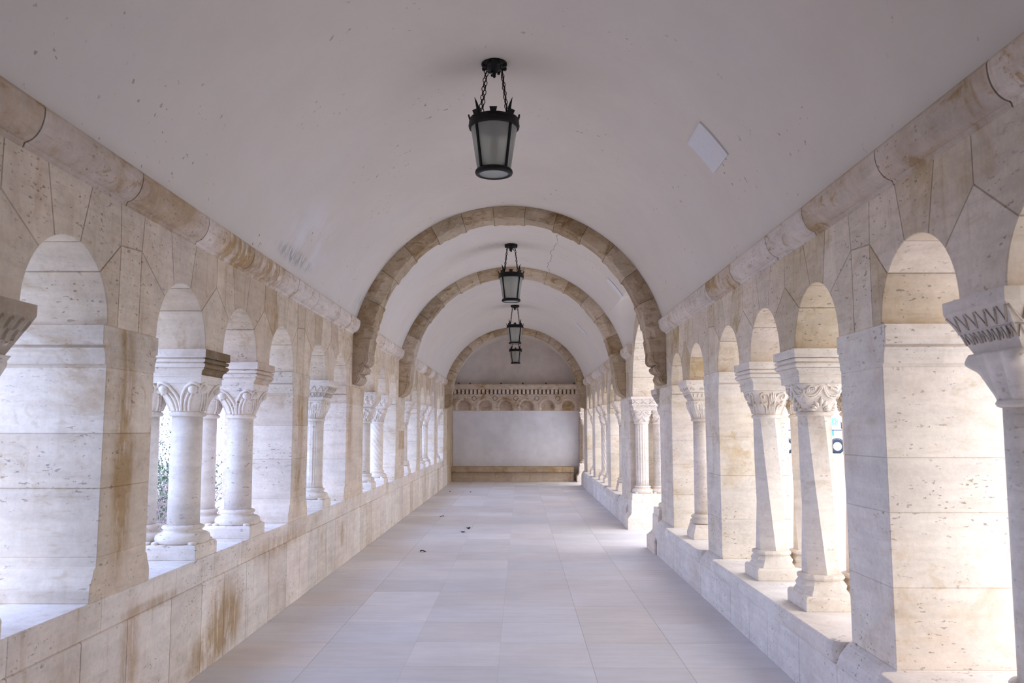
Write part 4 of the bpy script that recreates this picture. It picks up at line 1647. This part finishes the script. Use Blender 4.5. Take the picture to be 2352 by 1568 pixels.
# ------------------------------------------------------------------ outside, left: garden bank with bushes
mb = MB()
mb.prism([(-2.62, -.9), (-9, -1.2), (-26, -1.6), (-26, -1.8), (-2.62, -1.8)], 1, -12, 60)
g_ = mb.build('garden_ground', M_EARTH)
tag(g_, 'earth of the garden below the left parapet', 'ground')
struct(g_)
def bramble(x, y, zc, r, n, label, seed, dens=30):
    random.seed(seed)
    t = thing('bramble_bush', label, 'bush', (x, y, -1.1), 'bushes outside the left arcade')
    mb = MB()
    mb.smooth = True
    for i in range(n):
        a = random.random() * 2 * pi
        p = Vector((x + random.uniform(-.5, .5) * r, y + random.uniform(-.5, .5) * r * 2, -1.1))
        d = Vector((cos(a) * .5, sin(a) * .7, random.uniform(.7, 1.3))).normalized()
        pts = [p.copy()]
        L = random.uniform(1.2, zc + 1.6)
        for k in range(9):
            d = (d + Vector((random.uniform(-.3, .3), random.uniform(-.3, .3), random.uniform(-.16, .1)))).normalized()
            p = p + d * L / 8
            pts.append(p.copy())
        w = random.uniform(.006, .016)
        mb.tube(pts, [w * (1 - .08 * k) for k in range(10)], 4)
        for m_ in range(3):
            q = pts[random.randint(3, 8)]
            dd = Vector((random.uniform(-1, 1), random.uniform(-1, 1), random.uniform(-.3, .8))).normalized()
            mb.tube([q, q + dd * .22, q + dd * .4 + Vector((0, 0, -.06))], [w * .5, w * .4, w * .2], 3)
    mb.build('branches', M_BARK, t)
    mb = MB()
    for i in range(int(n * dens)):
        zz = -1.1 + (zc + 1.1) * random.random() ** 1.2
        p = Vector((x + random.gauss(0, .5) * r, y + random.gauss(0, 1) * r, zz))
        u = Vector((random.uniform(-1, 1), random.uniform(-1, 1), random.uniform(-1, 1))).normalized()
        v = u.orthogonal().normalized()
        s_ = random.uniform(.02, .045)
        mb.face([mb.v(p - u * s_), mb.v(p + v * s_ * .5), mb.v(p + u * s_), mb.v(p - v * s_ * .5)])
    mb.build('leaves', M_GREEN, t)['kind'] = 'stuff'
bramble(-6.3, 14.2, 1.05, 1.1, 170, 'tangled bramble bush with bare pale canes seen between the left columns', 1)
bramble(-9.3, 22.0, 1.9, 1.2, 220, 'taller bare bush farther back behind the bramble, outside the left arcade', 2, 9)

# ------------------------------------------------------------------ outside, right: paved square and a white van
mb = MB()
mb.box(2.66, 70, -20, 95, -.08, -.02)
tag(mb.build('plaza_ground', M_PLAZA), 'pale paved square outside the right arcade', 'ground')
struct(bpy.data.objects['plaza_ground'])
mb = MB()
mb.box(3.7, 3.95, -5, 26, -.02, .05)
tag(mb.build('kerb_stone', M_PARR, bevel=.01), 'pale kerb stone line on the square outside the right arcade', 'kerb')
def van(xf, y, label):
    """side-on van whose front is at x = xf, near side at y"""
    t = thing('white_van', label, 'van', (xf - 2.6, y + 1, -.02))
    mb = MB()
    P = [(xf - 5.4, .42), (xf - .05, .42), (xf, .6), (xf, 1.15), (xf - .12, 1.45), (xf - .28, 1.60), (xf - .75, 2.45), (xf - .95, 2.66), (xf - 5.3, 2.66), (xf - 5.42, 2.5)]
    mb.prism(P, 1, y, y + 2)
    mb.build('body', M_WHITE, t, bevel=.05, seg=2)
    for cxw in (xf - .95, xf - 4.3):
        mb = MB()
        mb.smooth = True
        mt = Matrix.Rotation(pi / 2, 3, 'X')
        c = Vector((cxw, y - .01, .44))
        prf = ((.30, -.02), (.46, -.04), (.49, .0), (.49, .22), (.46, .26))
        mb.loft([[(c.x + r * cos(2 * pi * k / 28), c.y + d, c.z + r * sin(2 * pi * k / 28)) for k in range(28)] for r, d in prf])
        w = mb.build('wheel', M_TYRE, t)
        mb = MB()
        mb.loft([[(c.x + r * cos(2 * pi * k / 24), c.y + d, c.z + r * sin(2 * pi * k / 24)) for k in range(24)] for r, d in ((.30, -.03), (.28, -.05), (.2, -.02), (.12, -.035), (.05, -.05))], sm=True)
        for k in range(10):
            a = 2 * pi * k / 10
            mb.ball((c.x + .24 * cos(a), c.y - .045, c.z + .24 * sin(a)), .025, 6, 4)
        o = mb.build('rim', M_RIM)
        o.parent = w
        o.data.transform(Matrix.Translation(-Vector(t.location)))
        mb = MB()
        mb.tube([(c.x + .535 * cos(radians(a)), y - .012, c.z + .535 * sin(radians(a))) for a in range(0, 181, 12)], .03, 5)
        mb.build('wheel_arch', M_TYRE, t)
    mb = MB()
    mb.prism([(xf - .66, 1.62), (xf - .32, 1.62), (xf - .50, 1.95), (xf - .66, 2.1)], 1, y - .015, y + .02)
    mb.build('side_window', M_WINDOW, t)
    mb = MB()
    mb.box(xf - 5.3, xf - .3, y - .02, y + .01, 1.5, 1.56)
    mb.build('side_stripe', M_WINDOW, t)
    mb = MB()
    mb.box(xf - 1.3, xf - 1.14, y - .02, y + .01, 1.15, 1.5)
    mb.build('door_panel', M_BLUE, t)
    mb = MB()
    mb.box(xf - .25, xf + .06, y + .1, y + 1.9, .45, .7)
    mb.build('bumper', M_TYRE, t, bevel=.02)
    mb = MB()
    mt = Matrix.Rotation(pi / 2, 3, 'X')
    mb.torus((xf - 1.10, y - .03, 2.10), .23, .022, 28, 6, mat=mt)
    mb.torus((xf - 1.10, y - .03, 2.10), .13, .03, 24, 6, mat=mt)
    mb.build('round_emblem', M_TEAL, t)
van(22.3, 56.0, 'white van with a round teal emblem seen through the slit beside the nearer twisted column')
